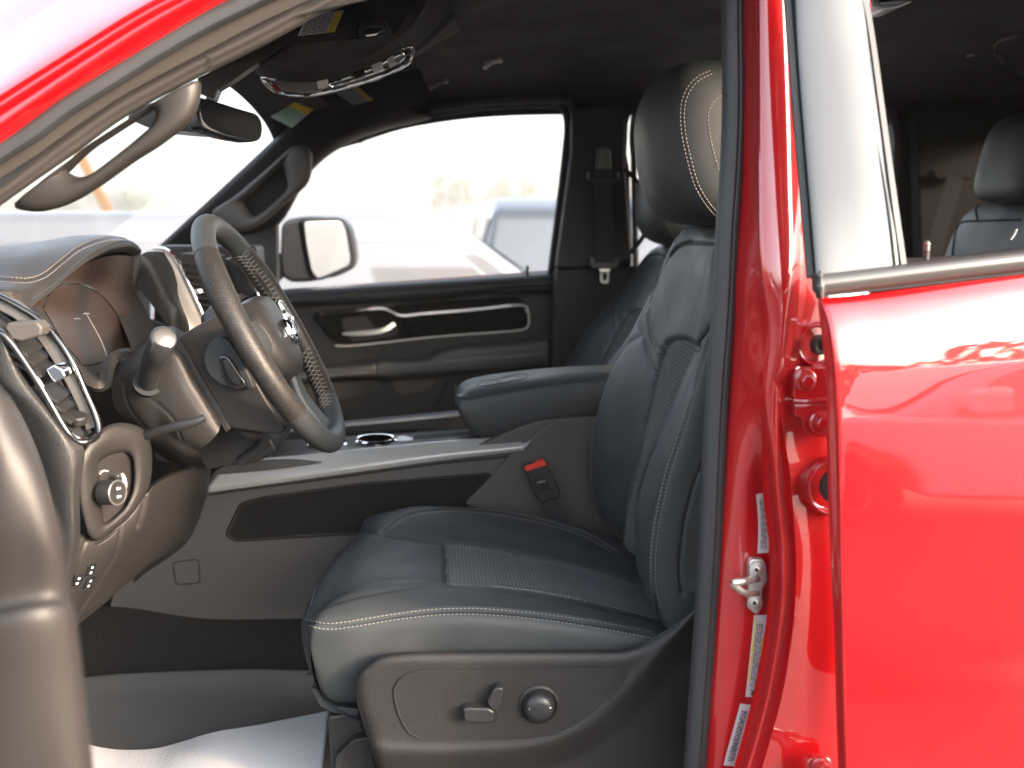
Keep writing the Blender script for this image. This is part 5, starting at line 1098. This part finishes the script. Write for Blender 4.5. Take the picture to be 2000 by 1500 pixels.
# vent frame: silver outer band and gloss inner band
vf_in = [(-40, 590), (0, 612), (25, 632), (60, 668), (95, 715), (120, 765), (140, 808), (152, 838), (165, 850), (182, 848), (186, 832), (180, 800), (165, 760), (140, 705), (110, 660), (75, 628), (35, 602), (0, 585), (-40, 565)]
sweep('vent_frame', [(-40, 577, 1.335), (0, 594, 1.335), (37, 614, 1.335), (76, 646, 1.335), (110, 692, 1.332), (141, 745, 1.33), (167, 800, 1.328), (180, 836, 1.325)], [(-.009, -.004), (.008, -.006), (.009, 0), (.006, .004), (-.008, .003)], M['dark_silver'], T, ref=(0, -1, 0), n=100)['label'] = 'silver frame of the driver side air vent'
fr = sweep('vent_edge', [(-40, 640, 1.28), (0, 650, 1.28), (20, 668, 1.28), (45, 702, 1.28), (75, 748, 1.278), (105, 800, 1.278), (130, 842, 1.278), (150, 862, 1.285), (172, 862, 1.295), (190, 850, 1.31), (192, 830, 1.318), (182, 800, 1.322), (165, 762, 1.325), (142, 710, 1.325), (112, 662, 1.328), (75, 624, 1.33), (35, 598, 1.33), (0, 580, 1.33), (-40, 562, 1.33)], circ(.0045, 10), M['gloss'], T, ref=(.2, -1, .1), n=200); fr['label'] = 'tall driver side air vent with dark louvres'
sweep('chrome_line', [(-40, 632, 1.283), (0, 643, 1.283), (22, 662, 1.283), (48, 697, 1.283), (78, 743, 1.281), (108, 795, 1.281), (132, 836, 1.281), (152, 855, 1.287), (170, 855, 1.296)], circ(.0016, 8), M['chrome'], fr, ref=(.2, -1, .1), n=100)
G = grid([[(-40, 640, 1.30), (0, 655, 1.30), (45, 705, 1.30), (105, 800, 1.30), (150, 862, 1.30)], [(-40, 590, 1.36), (0, 610, 1.36), (72, 670, 1.36), (135, 770, 1.36), (180, 845, 1.34)]], 40, 12)
sheet('vent_cavity', G, M['seam'], fr)
for k_, (u0, v0, u1, v1) in enumerate([(44, 690, 82, 668), (56, 710, 90, 690), (70, 732, 104, 712), (104, 782, 132, 762), (116, 800, 145, 782), (130, 822, 156, 800)]):
    a, b = P(u0, v0, 1.285), P(u1, v1, 1.345); dv = V3(-.02, .0, .012)
    v_, f_ = box_vf((a + b) / 2 + dv * .5, (b - a) / 2, dv / 2 * 1.6, V3(.0012, 0, .002)); bevel(recalc(new('louvre', v_, f_, M['plastic'], fr, sharp=35)), .0008)
for nm, pts, Y, m_ in (('vent_top_block', [(8, 640), (15, 630), (72, 628), (82, 640), (80, 655), (40, 668), (22, 662)], 1.285, 'plastic_grey'), ('vent_tab', [(88, 722), (105, 712), (122, 722), (128, 736), (108, 748), (100, 742)], 1.29, 'chrome')):
    slab(nm, pts, Y, .03, M[m_], fr, bev=.004, r=4)
th = lathe('vent_thumbwheel', [(0, -.006), (.010, -.006), (.0115, -.004), (.0115, .004), (.010, .006), (0, .006)], P(152, 818, 1.31), (.2, -.3, 1), M['plastic'], fr, n=28, sharp=20)
sweep('vent_hook', [(112, 668, 1.345), (118, 690, 1.34), (140, 706, 1.34), (152, 715, 1.34)], circ(.003, 6), M['gloss'], fr, ref=(0, 1, 0), n=12)
# ---------------- headlamp switch pod ----------------
def podY(u, v): return 1.285 + max(0, (u - 150)) * .00075
pod_o = rnd([(150, 900), (172, 862), (205, 832), (232, 824), (262, 828), (288, 842), (296, 870), (298, 905), (294, 948), (270, 990), (245, 1018), (192, 1058), (172, 1046), (155, 985)], 16, 4)
pod_i = rnd([(192, 902), (215, 888), (248, 881), (260, 895), (262, 930), (258, 962), (245, 990), (218, 1015), (203, 1022), (200, 985)], 9, 4)
def ringY(name, outer, inner, Yf, d, mat_, parent, n=150, K=12, tilt=0):
    o = even(np.vstack([outer, outer[:1]]), n + 1)[:-1]; i_ = even(np.vstack([inner, inner[:1]]), n + 1)[:-1]
    best = min(range(n), key=lambda k: np.sum((o - np.roll(i_, k, 0))[::10] ** 2)); i_ = np.roll(i_, best, 0); V = []
    for a, b in zip(o, i_):
        A_, B_ = P(a[0], a[1], Yf(*a) + .012), P(b[0], b[1], Yf(*b) + .010); c = (A_ + B_) / 2
        for k in range(K):
            th_ = 2 * math.pi * k / K; cx = math.copysign(abs(math.cos(th_)) ** .7, math.cos(th_)); sx = math.copysign(abs(math.sin(th_)) ** .8, math.sin(th_))
            V.append(c + (A_ - c) * cx + V3(-.2, 1, -.1) * d * (-sx) * .5)
    f = [(i * K + j, i * K + (j + 1) % K, ((i + 1) % n) * K + (j + 1) % K, ((i + 1) % n) * K + j) for i in range(n) for j in range(K)]
    return recalc(new(name, V, f, mat_, parent))
pod = ringY('headlamp_switch_pod', np.array(pod_o), np.array(pod_i), podY, .030, M['plastic_brown'], T); pod['label'] = 'raised brown pod around the round headlamp switch'
slab('pod_recess', pod_i, lambda u, v: podY(u, v) + .012, .02, M['plastic_brown'], pod, bev=0)
kc = P(218, 962, 1.31)
kd = V3(.93, -.42, .08)
kn = lathe('headlamp_knob', [(.0165, -.012), (.0165, .008), (.0158, .0095), (.0145, .010), (.013, .0098), (0, .0098)], kc, kd, M['plastic'], pod); 
lathe('knob_rim', [(.0150, .0085), (.0168, .0085), (.0170, .0100), (.0158, .0108), (.0146, .0104)], kc, kd, M['dark_silver'], pod, cap=False)
kq = np.array(kd) / np.linalg.norm(kd)
for dz in (.0055, -.0055):
    c = kc + kq * .0102 + V3(0, 0, dz); tx = V3(.8, .55, 0)
    lathe('lamp_symbol', [(0, 0), (.0021, 0), (.0021, .0002)], c, kd, M['sticker'], pod, n=16)
    v_, f_ = box_vf(c + tx * .0030, tx * .0012, V3(0, 0, .0014), kq * .0001); new('lamp_symbol', v_, f_, M['sticker'], pod)
lathe('dimmer_wheel', [(0, -.003), (.010, -.003), (.0115, -.002), (.0115, .002), (.010, .003), (0, .003)], P(240, 940, 1.335), (1, .6, .1), M['silver'], pod, n=24)
mb = MB()
for u, v in ((195, 925), (199, 921), (204, 919), (209, 920), (232, 930), (236, 926), (233, 938)):
    c = P(u, v, podY(u, v) + .0105); mb.add(*box_vf(c, V3(.0016, 0, 0), V3(0, 0, .0008), V3(0, .0004, 0)))
mb.build('printed_marks', M['sticker'], pod)
# ---------------- lower dash / knee panel ----------------
G = grid([[(150, 1040, 1.31), (200, 1050, 1.34), (245, 1005, 1.38), (285, 955, 1.42), (330, 925, 1.52), (400, 900, 1.70), (408, 905, 1.80)],
          [(146, 1060, 1.30), (192, 1062, 1.33), (248, 1020, 1.37), (292, 962, 1.41), (335, 935, 1.50), (404, 912, 1.68), (412, 920, 1.80)],
          [(140, 1100, 1.30), (185, 1095, 1.33), (240, 1062, 1.37), (285, 1010, 1.41), (330, 985, 1.50), (390, 975, 1.66), (400, 980, 1.80)],
          [(132, 1150, 1.31), (175, 1140, 1.34), (228, 1105, 1.39), (272, 1065, 1.43), (315, 1045, 1.52), (365, 1040, 1.66), (372, 1050, 1.80)],
          [(125, 1195, 1.33), (160, 1180, 1.36), (208, 1145, 1.41), (250, 1112, 1.45), (290, 1092, 1.54), (330, 1078, 1.66), (335, 1085, 1.80)],
          [(118, 1235, 1.36), (140, 1225, 1.39), (180, 1192, 1.43), (215, 1160, 1.48), (250, 1135, 1.56), (290, 1105, 1.68), (290, 1115, 1.80)],
          [(100, 1265, 1.40), (125, 1248, 1.43), (160, 1215, 1.48), (205, 1178, 1.56), (230, 1155, 1.64), (260, 1130, 1.74), (260, 1140, 1.82)]], 120, 130)
G = carve(G, [([(190, 1062), (210, 1050), (236, 1030), (225, 1085), (200, 1130), (165, 1185), (140, 1225)], 2.2, .004), ([(285, 962), (283, 990), (275, 1020), (270, 1032)], 3.5, .008), ([(172, 1048), (160, 1080), (148, 1120), (143, 1150)], 2, .003)])
kp = sheet('knee_panel', G, M['plastic_brown'], T, key='knee'); kp['label'] = 'brown black lower dashboard knee panel'
for u, v, w, h in ((151, 1133, 7, 12), (177, 1112, 7, 14), (173, 1138, 7, 14)):
    q = cast('knee', u, v)
    if q is None: continue
    c, n_ = q; Mx = basis(c + n_ * .001, V3(.3, 1, 0), n_)
    ax_, ay_ = np.array(Mx.col[0][:3]), np.array(Mx.col[1][:3])
    v_, f_ = box_vf(c, ax_ * .007, ay_ * .009, n_ * .002); bevel(recalc(new('dash_switch', v_, f_, M['gloss'], kp, sharp=35)), .001)
    for dy in (-.004, .004):
        lathe('switch_symbol', [(0, 0), (.0020, 0), (.0020, .0002)], c + n_ * .0021 + ay_ * dy, n_, M['sticker'], kp, n=14)
slab('bulkhead', [(-100, 900), (420, 900), (420, 1320), (-100, 1320)], 1.95, .02, M['seam'], T, bev=0)
new('firewall', [V3(-.86, 1.2, .6), V3(-.86, 2.9, .6), V3(-.80, 2.9, 1.5), V3(-.80, 1.2, 1.5)], [(0, 1, 2, 3)], M['seam'], T)
# ---------------- open driver door (out of focus, very near) ----------------
DY = .62
G = grid([[(-260, 760, .62), (-120, 730, .60), (-40, 745, .59), (10, 790, .595), (45, 850, .605), (70, 930, .62), (80, 960, .66)],
          [(-260, 900, .62), (-120, 870, .59), (-20, 870, .58), (40, 900, .585), (85, 950, .595), (112, 1010, .61), (120, 1030, .66)],
          [(-260, 1050, .62), (-120, 1030, .59), (-20, 1020, .58), (50, 1030, .582), (100, 1060, .59), (124, 1100, .61), (130, 1110, .66)],
          [(-260, 1190, .62), (-120, 1180, .60), (-20, 1175, .592), (50, 1165, .592), (105, 1160, .598), (132, 1165, .615), (138, 1170, .66)],
          [(-260, 1240, .61), (-120, 1230, .585), (-20, 1220, .575), (50, 1205, .575), (110, 1200, .585), (142, 1200, .605), (148, 1200, .66)],
          [(-260, 1380, .62), (-120, 1370, .59), (-20, 1360, .58), (60, 1350, .582), (125, 1340, .592), (158, 1330, .61), (164, 1330, .66)],
          [(-260, 1560, .63), (-120, 1560, .60), (-20, 1560, .59), (60, 1560, .592), (145, 1560, .60), (182, 1560, .62), (190, 1560, .66)]], 70, 80)
dd = sheet('driver_door', G, mat('door_end_vinyl', (.022, .0195, .018), .5, bump='noise', scale=200, bstr=.1), T, thick=.01); dd['label'] = 'blurred edge of the open driver door at the bottom left'
# ---------------- rear seat and rear quarter of the cab ----------------
XR = 1.16
def blob(name, c, s, e, m_, parent, n=40, tilt=0, key=None):
    G = np.zeros((n, n, 3))
    for i in range(n):
        la = -math.pi / 2 + math.pi * i / (n - 1)
        for j in range(n):
            lo = 2 * math.pi * j / (n - 1); sg = lambda w, q: math.copysign(abs(w) ** q, w)
            x = sg(math.cos(la), e) * sg(math.cos(lo), e); y = sg(math.cos(la), e) * sg(math.sin(lo), e); z = sg(math.sin(la), e)
            G[i, j] = V3(c[0] + x * s[0] + tilt * z, c[1] + y * s[1], c[2] + z * s[2])
    return sheet(name, G, m_, parent, key=key)
h = (P(1920, 300, 2.20) + V3(.10, 0, 0))
hr2 = blob('rear_headrest', P(2010, 308, 2.15), (.06, .135, .098), .5, M['leather'], T, tilt=.02); hr2['label'] = 'rear seat headrest seen through the rear door window'
for dy in (-.05, .05): tube('headrest_post', [P(2010, 380, 2.15) + V3(0, dy, -.06), P(2010, 380, 2.15) + V3(0, dy, .04)], .006, M['chrome'], hr2, n=6)
c = P(2010, 480, 2.12); c[2] -= .22
rb = blob('rear_seat_backrest', c, (.10, .30, .33), .38, M['leather'], T, tilt=.06, n=70, key='rback'); rb['label'] = 'rear seat backrest in dark leather with a curved seam'
cord('rear_seat_seam', 'rback', [[(1860, 520), (1862, 480), (1868, 450), (1880, 434), (1920, 431), (2000, 429)], [(1910, 432), (1906, 410), (1915, 396)]], .003, M['seam'], rb)
tube('seat_fastener', [(1974, 468, 1.78), (1981, 458, 1.78), (1986, 447, 1.78)], .002, M['silver'], rb, n=6)
blob('rear_seat_cushion', V3(1.0, 2.05, 1.0), (.26, .62, .09), .35, M['leather'], T)['label'] = 'rear bench cushion'
rbt = sweep('rear_seat_belt', [(1868, 345, 2.62), (1850, 400, 2.60), (1835, 450, 2.58), (1815, 520, 2.55)], rect(.048, .0016), M['dimmed_trim'], T, ref=(0, 1, 0), n=20); rbt['label'] = 'rear seat belt on the far rear pillar'
slab('belt_outlet', [(1820, 330), (1890, 335), (1900, 350), (1830, 350)], 2.64, .04, M['dimmed_trim'], rbt, bev=.004)
slab('rear_pillar_cover', [(1770, 195), (1790, 200), (1800, 520), (1780, 700), (2160, 700), (2160, 150), (1900, 190)], 2.70, .05, M['dimmed_trim'], T, bev=.01)
new('rear_window', [V3(1.618, 1.1, 1.50), V3(1.618, 2.95, 1.50), V3(1.618, 2.95, 1.86), V3(1.618, 1.1, 1.86)], [(0, 1, 2, 3)], M['glass'], T)
dl = slab('dome_lamp', [(1700, -20), (1705, 10), (1722, 20), (1755, 16), (1785, 2), (1790, -20)], 1.9, .08, M['steel'], T, bev=.008, r=6); dl['label'] = 'ceiling lamp above the rear seats'
slab('lamp_lens', [(1712, -10), (1718, 6), (1765, 2), (1770, -10)], 1.894, .01, M['gloss'], dl, bev=.001)
tube('ceiling_hook', [(1890, 106, 2.35), (1897, 103, 2.33), (1906, 106, 2.35)], .006, M['silver'], T, n=8)
cord_ = tube('headliner_speaker', [P(1940, 100, 2.3), P(1950, 80, 2.2), P(2000, 70, 2.1), P(2060, 90, 2.1), P(2020, 145, 2.3), P(1970, 130, 2.35), P(1940, 100, 2.3)], .004, M['plastic_smooth'], T, n=60)
# ================= surroundings =================
def struct(o): o['kind'] = 'structure'; return o
g = struct(new('ground', [V3(-400, -400, 0), V3(400, -400, 0), V3(400, 400, 0), V3(-400, 400, 0)], [(0, 1, 2, 3)], M['asphalt'], None, smooth=False))
def vehicle(name, label, cat, loc, rz, paint, L=5.6, Wd=1.95, H=1.85, nose=1.55, truck=False, group=None):
    r = thing(name, label, cat, loc, group, rz)
    hl_, w = L / 2, Wd / 2
    belt = H * .60
    def shell(nm, prof, half, m_, bev, parent=r, taper=0):
        n = len(prof); v = [V3(x, -half + (taper if z > belt + .05 else 0), z) for x, z in prof] + [V3(x, half - (taper if z > belt + .05 else 0), z) for x, z in prof]
        f = [tuple(range(n)), tuple(range(2 * n - 1, n - 1, -1))] + [(i, i + n, (i + 1) % n + n, (i + 1) % n) for i in range(n)]
        return bevel(recalc(new(nm, v, f, m_, parent, local=True, sharp=35)), bev, 4)
    wb = L * .29; a = .48
    def archp(cx): return [(cx + a * math.cos(t), .36 + a * math.sin(t) * .98) for t in np.linspace(0, math.pi, 9)]
    body = [(hl_, .45), (hl_, belt * .92), (hl_ - .12, belt)] + [(-hl_ + nose, belt), (-hl_ + .25, belt * .94), (-hl_, belt * .82), (-hl_, .42)] + [(x, z) for x, z in archp(-wb - .1)[::-1]] + [(x, z) for x, z in archp(wb)[::-1]]
    b = shell('body', body, w, paint, .07)
    cab_end = hl_ - (1.9 if truck else .12)
    cab = [(-hl_ + nose - .1, belt - .02), (cab_end, belt - .02), (cab_end - .18, H - .10), (cab_end - .4, H), (-hl_ + nose + 1.05, H), (-hl_ + nose + .75, H - .05)]
    shell('cabin', cab, w - .06, paint, .06, taper=.13)
    gl_ = M['car_glass']
    ws_ = cab_end - .15; x0 = -hl_ + nose + .15
    for s in (-1, 1):
        for xa, xb in ((x0, x0 + (ws_ - x0) * .46), (x0 + (ws_ - x0) * .50, ws_)):
            y = s * (w - .045)
            lean = .55 if xa == x0 else .03
            v = [V3(xa + .1, y, belt + .04), V3(xb, y, belt + .04), V3(xb - .05, y - s * .11, H - .13), V3(xa + .1 + lean, y - s * .11, H - .13)]
            v += [p - V3(0, s * .02, 0) for p in v]
            bevel(recalc(new('side_window', v, [(0, 1, 2, 3), (7, 6, 5, 4), (0, 4, 5, 1), (1, 5, 6, 2), (2, 6, 7, 3), (3, 7, 4, 0)], gl_, r, local=True, sharp=35)), .01)
        box('wing_mirror', (-hl_ + nose + .35, s * (w + .12), belt + .14), (.16, .24, .2), paint, r, bev=.05, local=True)
        box('headlight', (-hl_ + .02, s * (w - .28), belt * .70), (.1, .4, .16), M['chrome'], r, bev=.03, local=True)
        box('tail_light', (hl_ - .02, s * (w - .10), belt * .75), (.08, .18, .4), M['redplastic'], r, bev=.02, local=True)
        for cx in (-wb - .1, wb):
            ty = lathe('wheel', [(.20, -.12), (.34, -.12), (.37, -.09), (.375, 0), (.37, .09), (.34, .12), (.20, .12)], (cx, s * (w - .10), .375), (0, 1, 0), M['rubber'], r, local=True, n=28)
            lathe('rim', [(0, .05), (.05, .055), (.17, .02), (.215, .06), (.225, .05)], (cx, s * (w - .10) + s * .065, .375), (0, s, 0), M['silver'], ty, local=True, n=24)
    fx = -hl_ + nose
    v = [V3(fx - .06, -w + .16, belt + .03), V3(fx - .06, w - .16, belt + .03), V3(fx + .80, w - .26, H - .06), V3(fx + .80, -w + .26, H - .06)]
    v = [p + V3(-.03, 0, .02) for p in v]; new('windscreen', v, [(0, 1, 2, 3)], gl_, r, local=True)
    box('grille', (-hl_ - .0, 0, belt * .62), (.08, 1.15, .42), M['gloss'], r, bev=.03, local=True)
    box('bumper', (-hl_ - .03, 0, .50), (.22, Wd - .06, .26), M['silver'], r, bev=.05, local=True)
    return r
M['car_glass'] = mat('parked_car_glass', (.14, .15, .165), .06, coat=.5)  # pale base colour stands in for sky reflected in the glass
whitep = mat('white_paint', (.14, .152, .17), .3, coat=.8); greyp = mat('grey_paint', (.25, .26, .28), .3, coat=.9); silverp = mat('silver_paint', (.5, .5, .52), .3, metal=.3, coat=.9)
blackp = mat('black_paint', (.02, .022, .026), .25, coat=1)
# beyond the far window
vehicle('parked_car', 'pale car parked right beside the far front window', 'car', (-.22, 5.3, 0), R_(182), whitep, L=5.2, H=1.68)
vehicle('parked_car', 'dark sport utility vehicle parked behind the pale car, seen over the pale one', 'car', (1.15, 8.6, 0), R_(-90), blackp, L=4.9, H=1.80)
vehicle('parked_car', 'silver car parked furthest away beyond the windscreen', 'car', (-9.5, 17, 0), R_(200), silverp, L=4.8, H=1.5)
# behind the camera: reflected in the red rear door
vehicle('parked_pickup', 'white pickup truck across the aisle, reflected in the red rear door', 'pickup truck', (3.9, -3.9, 0), R_(3), mat('bright_white_paint', (.7, .71, .73), .3, coat=.8), L=5.9, H=1.92, truck=True)
vehicle('parked_pickup', 'dark grey pickup truck across the aisle, beside the white one', 'pickup truck', (-3.8, -6.2, 0), R_(-3), greyp, L=5.9, H=1.92, truck=True)
# trees
leafm = [mat('foliage_a', (.08, .12, .06), .7, var=.3, vscale=2), mat('foliage_b', (.10, .14, .08), .7, var=.3, vscale=2)]
bark = mat('bark', (.09, .07, .05), .9, bump='noise', scale=20)
def tree(x, y, h, wd, lab, seed):
    rg = random.Random(seed); r = thing('tree', lab, 'tree', (x, y, 0), 'trees beyond the parking lot')
    t = MB(); top = []
    t.add(*sweep_vf(crs([V3(0, 0, 0), V3(.1, .05, h * .3), V3(-.1, .1, h * .6), V3(0, 0, h * .9)], 14), circ(h * .028, 8), (1, 0, 0), False, np.linspace(1, .15, 14)))
    cl_ = []
    for k in range(16):
        z = h * rg.uniform(.28, .92); a = rg.uniform(0, 6.28); rr = wd * (1 - abs(z / h - .5) * 1.1) * rg.uniform(.5, 1)
        e = V3(math.cos(a) * rr, math.sin(a) * rr, z + rr * .35); t.add(*sweep_vf(crs([V3(0, 0, z * .85), e * .5 + V3(0, 0, z * .45), e], 8), circ(h * .009, 5), (1, 0, .1), False, np.linspace(1, .2, 8))); cl_.append((e, rg.uniform(.5, 1.0) * wd * .36))
    t.build('trunk', bark, r, local=True)
    for q in (0, 1):
        m_ = MB()
        for i, (e, s) in enumerate(cl_):
            if i % 2 != q: continue
            for k in range(170):
                d = V3(rg.gauss(0, 1), rg.gauss(0, 1), rg.gauss(0, .8)); c = e + d / np.linalg.norm(d) * s * rg.random() ** .4
                u_ = V3(rg.gauss(0, 1), rg.gauss(0, 1), rg.gauss(0, 1)); u_ /= np.linalg.norm(u_); w_ = np.cross(u_, V3(rg.random(), rg.random(), 1)); w_ /= np.linalg.norm(w_) + 1e-9; l = rg.uniform(.03, .065) * h
                m_.add([c - u_ * l, c + w_ * l * .5, c + u_ * l, c - w_ * l * .5], [(0, 1, 2, 3)])
        m_.build('crown', leafm[q], r, smooth=False, local=True)
labs = ['tall loose tree far behind the parked cars, just left of the dark one', 'broad low tree seen low through the windscreen beside the yellow boom', 'rounded tree directly right of the yellow crane boom', 'narrow tree at the far right of the windscreen view', 'tree standing far behind the dark parked vehicle']
for i, (x, y, h, wd) in enumerate([(4, 250, 13, 5.5), (-92, 250, 7, 9.0), (-80, 255, 8.5, 8), (-71, 252, 8, 8), (19, 252, 12, 8)]): tree(x, y, h, wd, labs[i], i + 3)
rg = random.Random(5); mb = MB()
for i in range(9000):
    x = rg.uniform(-60, 70); z = rg.random() ** .8 * (5 + 1.6 * math.sin(x * .35) + 1.1 * math.sin(x * .9)); y = -38 + rg.gauss(0, 1.5)
    u_ = V3(rg.gauss(0, 1), rg.gauss(0, 1), rg.gauss(0, 1)); u_ /= np.linalg.norm(u_); w_ = np.cross(u_, V3(.3, .2, 1)); w_ /= np.linalg.norm(w_) + 1e-9; l = rg.uniform(.3, .8); c = V3(x, y, z)
    mb.add([c - u_ * l, c + w_ * l * .6, c + u_ * l, c - w_ * l * .6], [(0, 1, 2, 3)])
wd_ = mb.build('distant_wood', leafm[0], None, smooth=False); wd_['kind'] = 'stuff'; wd_['label'] = 'dark belt of trees behind the photographer, seen as a reflection'; wd_['category'] = 'trees'
# crane boom
ycr = 30.0; cr_ = thing('crane', 'yellow crane boom leaning left beyond the windscreen', 'crane', (-12.5, ycr, 0))
cm = mat('crane_yellow', (.14, .07, .008), .6)
a, b, c = P(268, 510, ycr) - V3(-12.5, ycr, 0), P(215, 420, ycr) - V3(-12.5, ycr, 0), P(150, 290, ycr) - V3(-12.5, ycr, 0)
d = P(215, 400, ycr) - V3(-12.5, ycr, 0)
o = recalc(new('boom', *sweep_vf(np.array([a, b]), rect(.36, .30), (0, 1, 0)), cm, cr_, local=True, smooth=False)); bevel(o, .03)
o = recalc(new('boom_extension', *sweep_vf(np.array([b, c]), rect(.26, .2), (0, 1, 0)), cm, cr_, local=True, smooth=False)); bevel(o, .02)
base = V3(a[0] + .4, 0, .9); box('crane_cab', (a[0] + .5, 0, 1.1), (2.4, 1.6, 1.0), cm, cr_, bev=.08, local=True); box('crawler', (a[0] + .5, 0, .35), (3.0, 2.2, .7), M['rubber'], cr_, bev=.2, local=True)

# ---------------- pale air over the parking lot ----------------
hz = bpy.data.materials.new('haze_air'); hz.use_nodes = True; n = hz.node_tree; n.nodes.remove(n.nodes['Principled BSDF'])
pv = n.nodes.new('ShaderNodeVolumePrincipled'); pv.inputs['Color'].default_value = (.95, .96, .97, 1); pv.inputs['Density'].default_value = .0013
n.links.new(pv.outputs[0], n.nodes['Material Output'].inputs['Volume'])
v, f = box_vf((0, 0, 8.0), (380, 0, 0), (0, 380, 0), (0, 0, 9.0)); h_ = new('haze', v, f, hz, None, smooth=False); h_['kind'] = 'stuff'; h_['label'] = 'pale haze over the parking lot'; h_['category'] = 'haze'
recalc(h_)
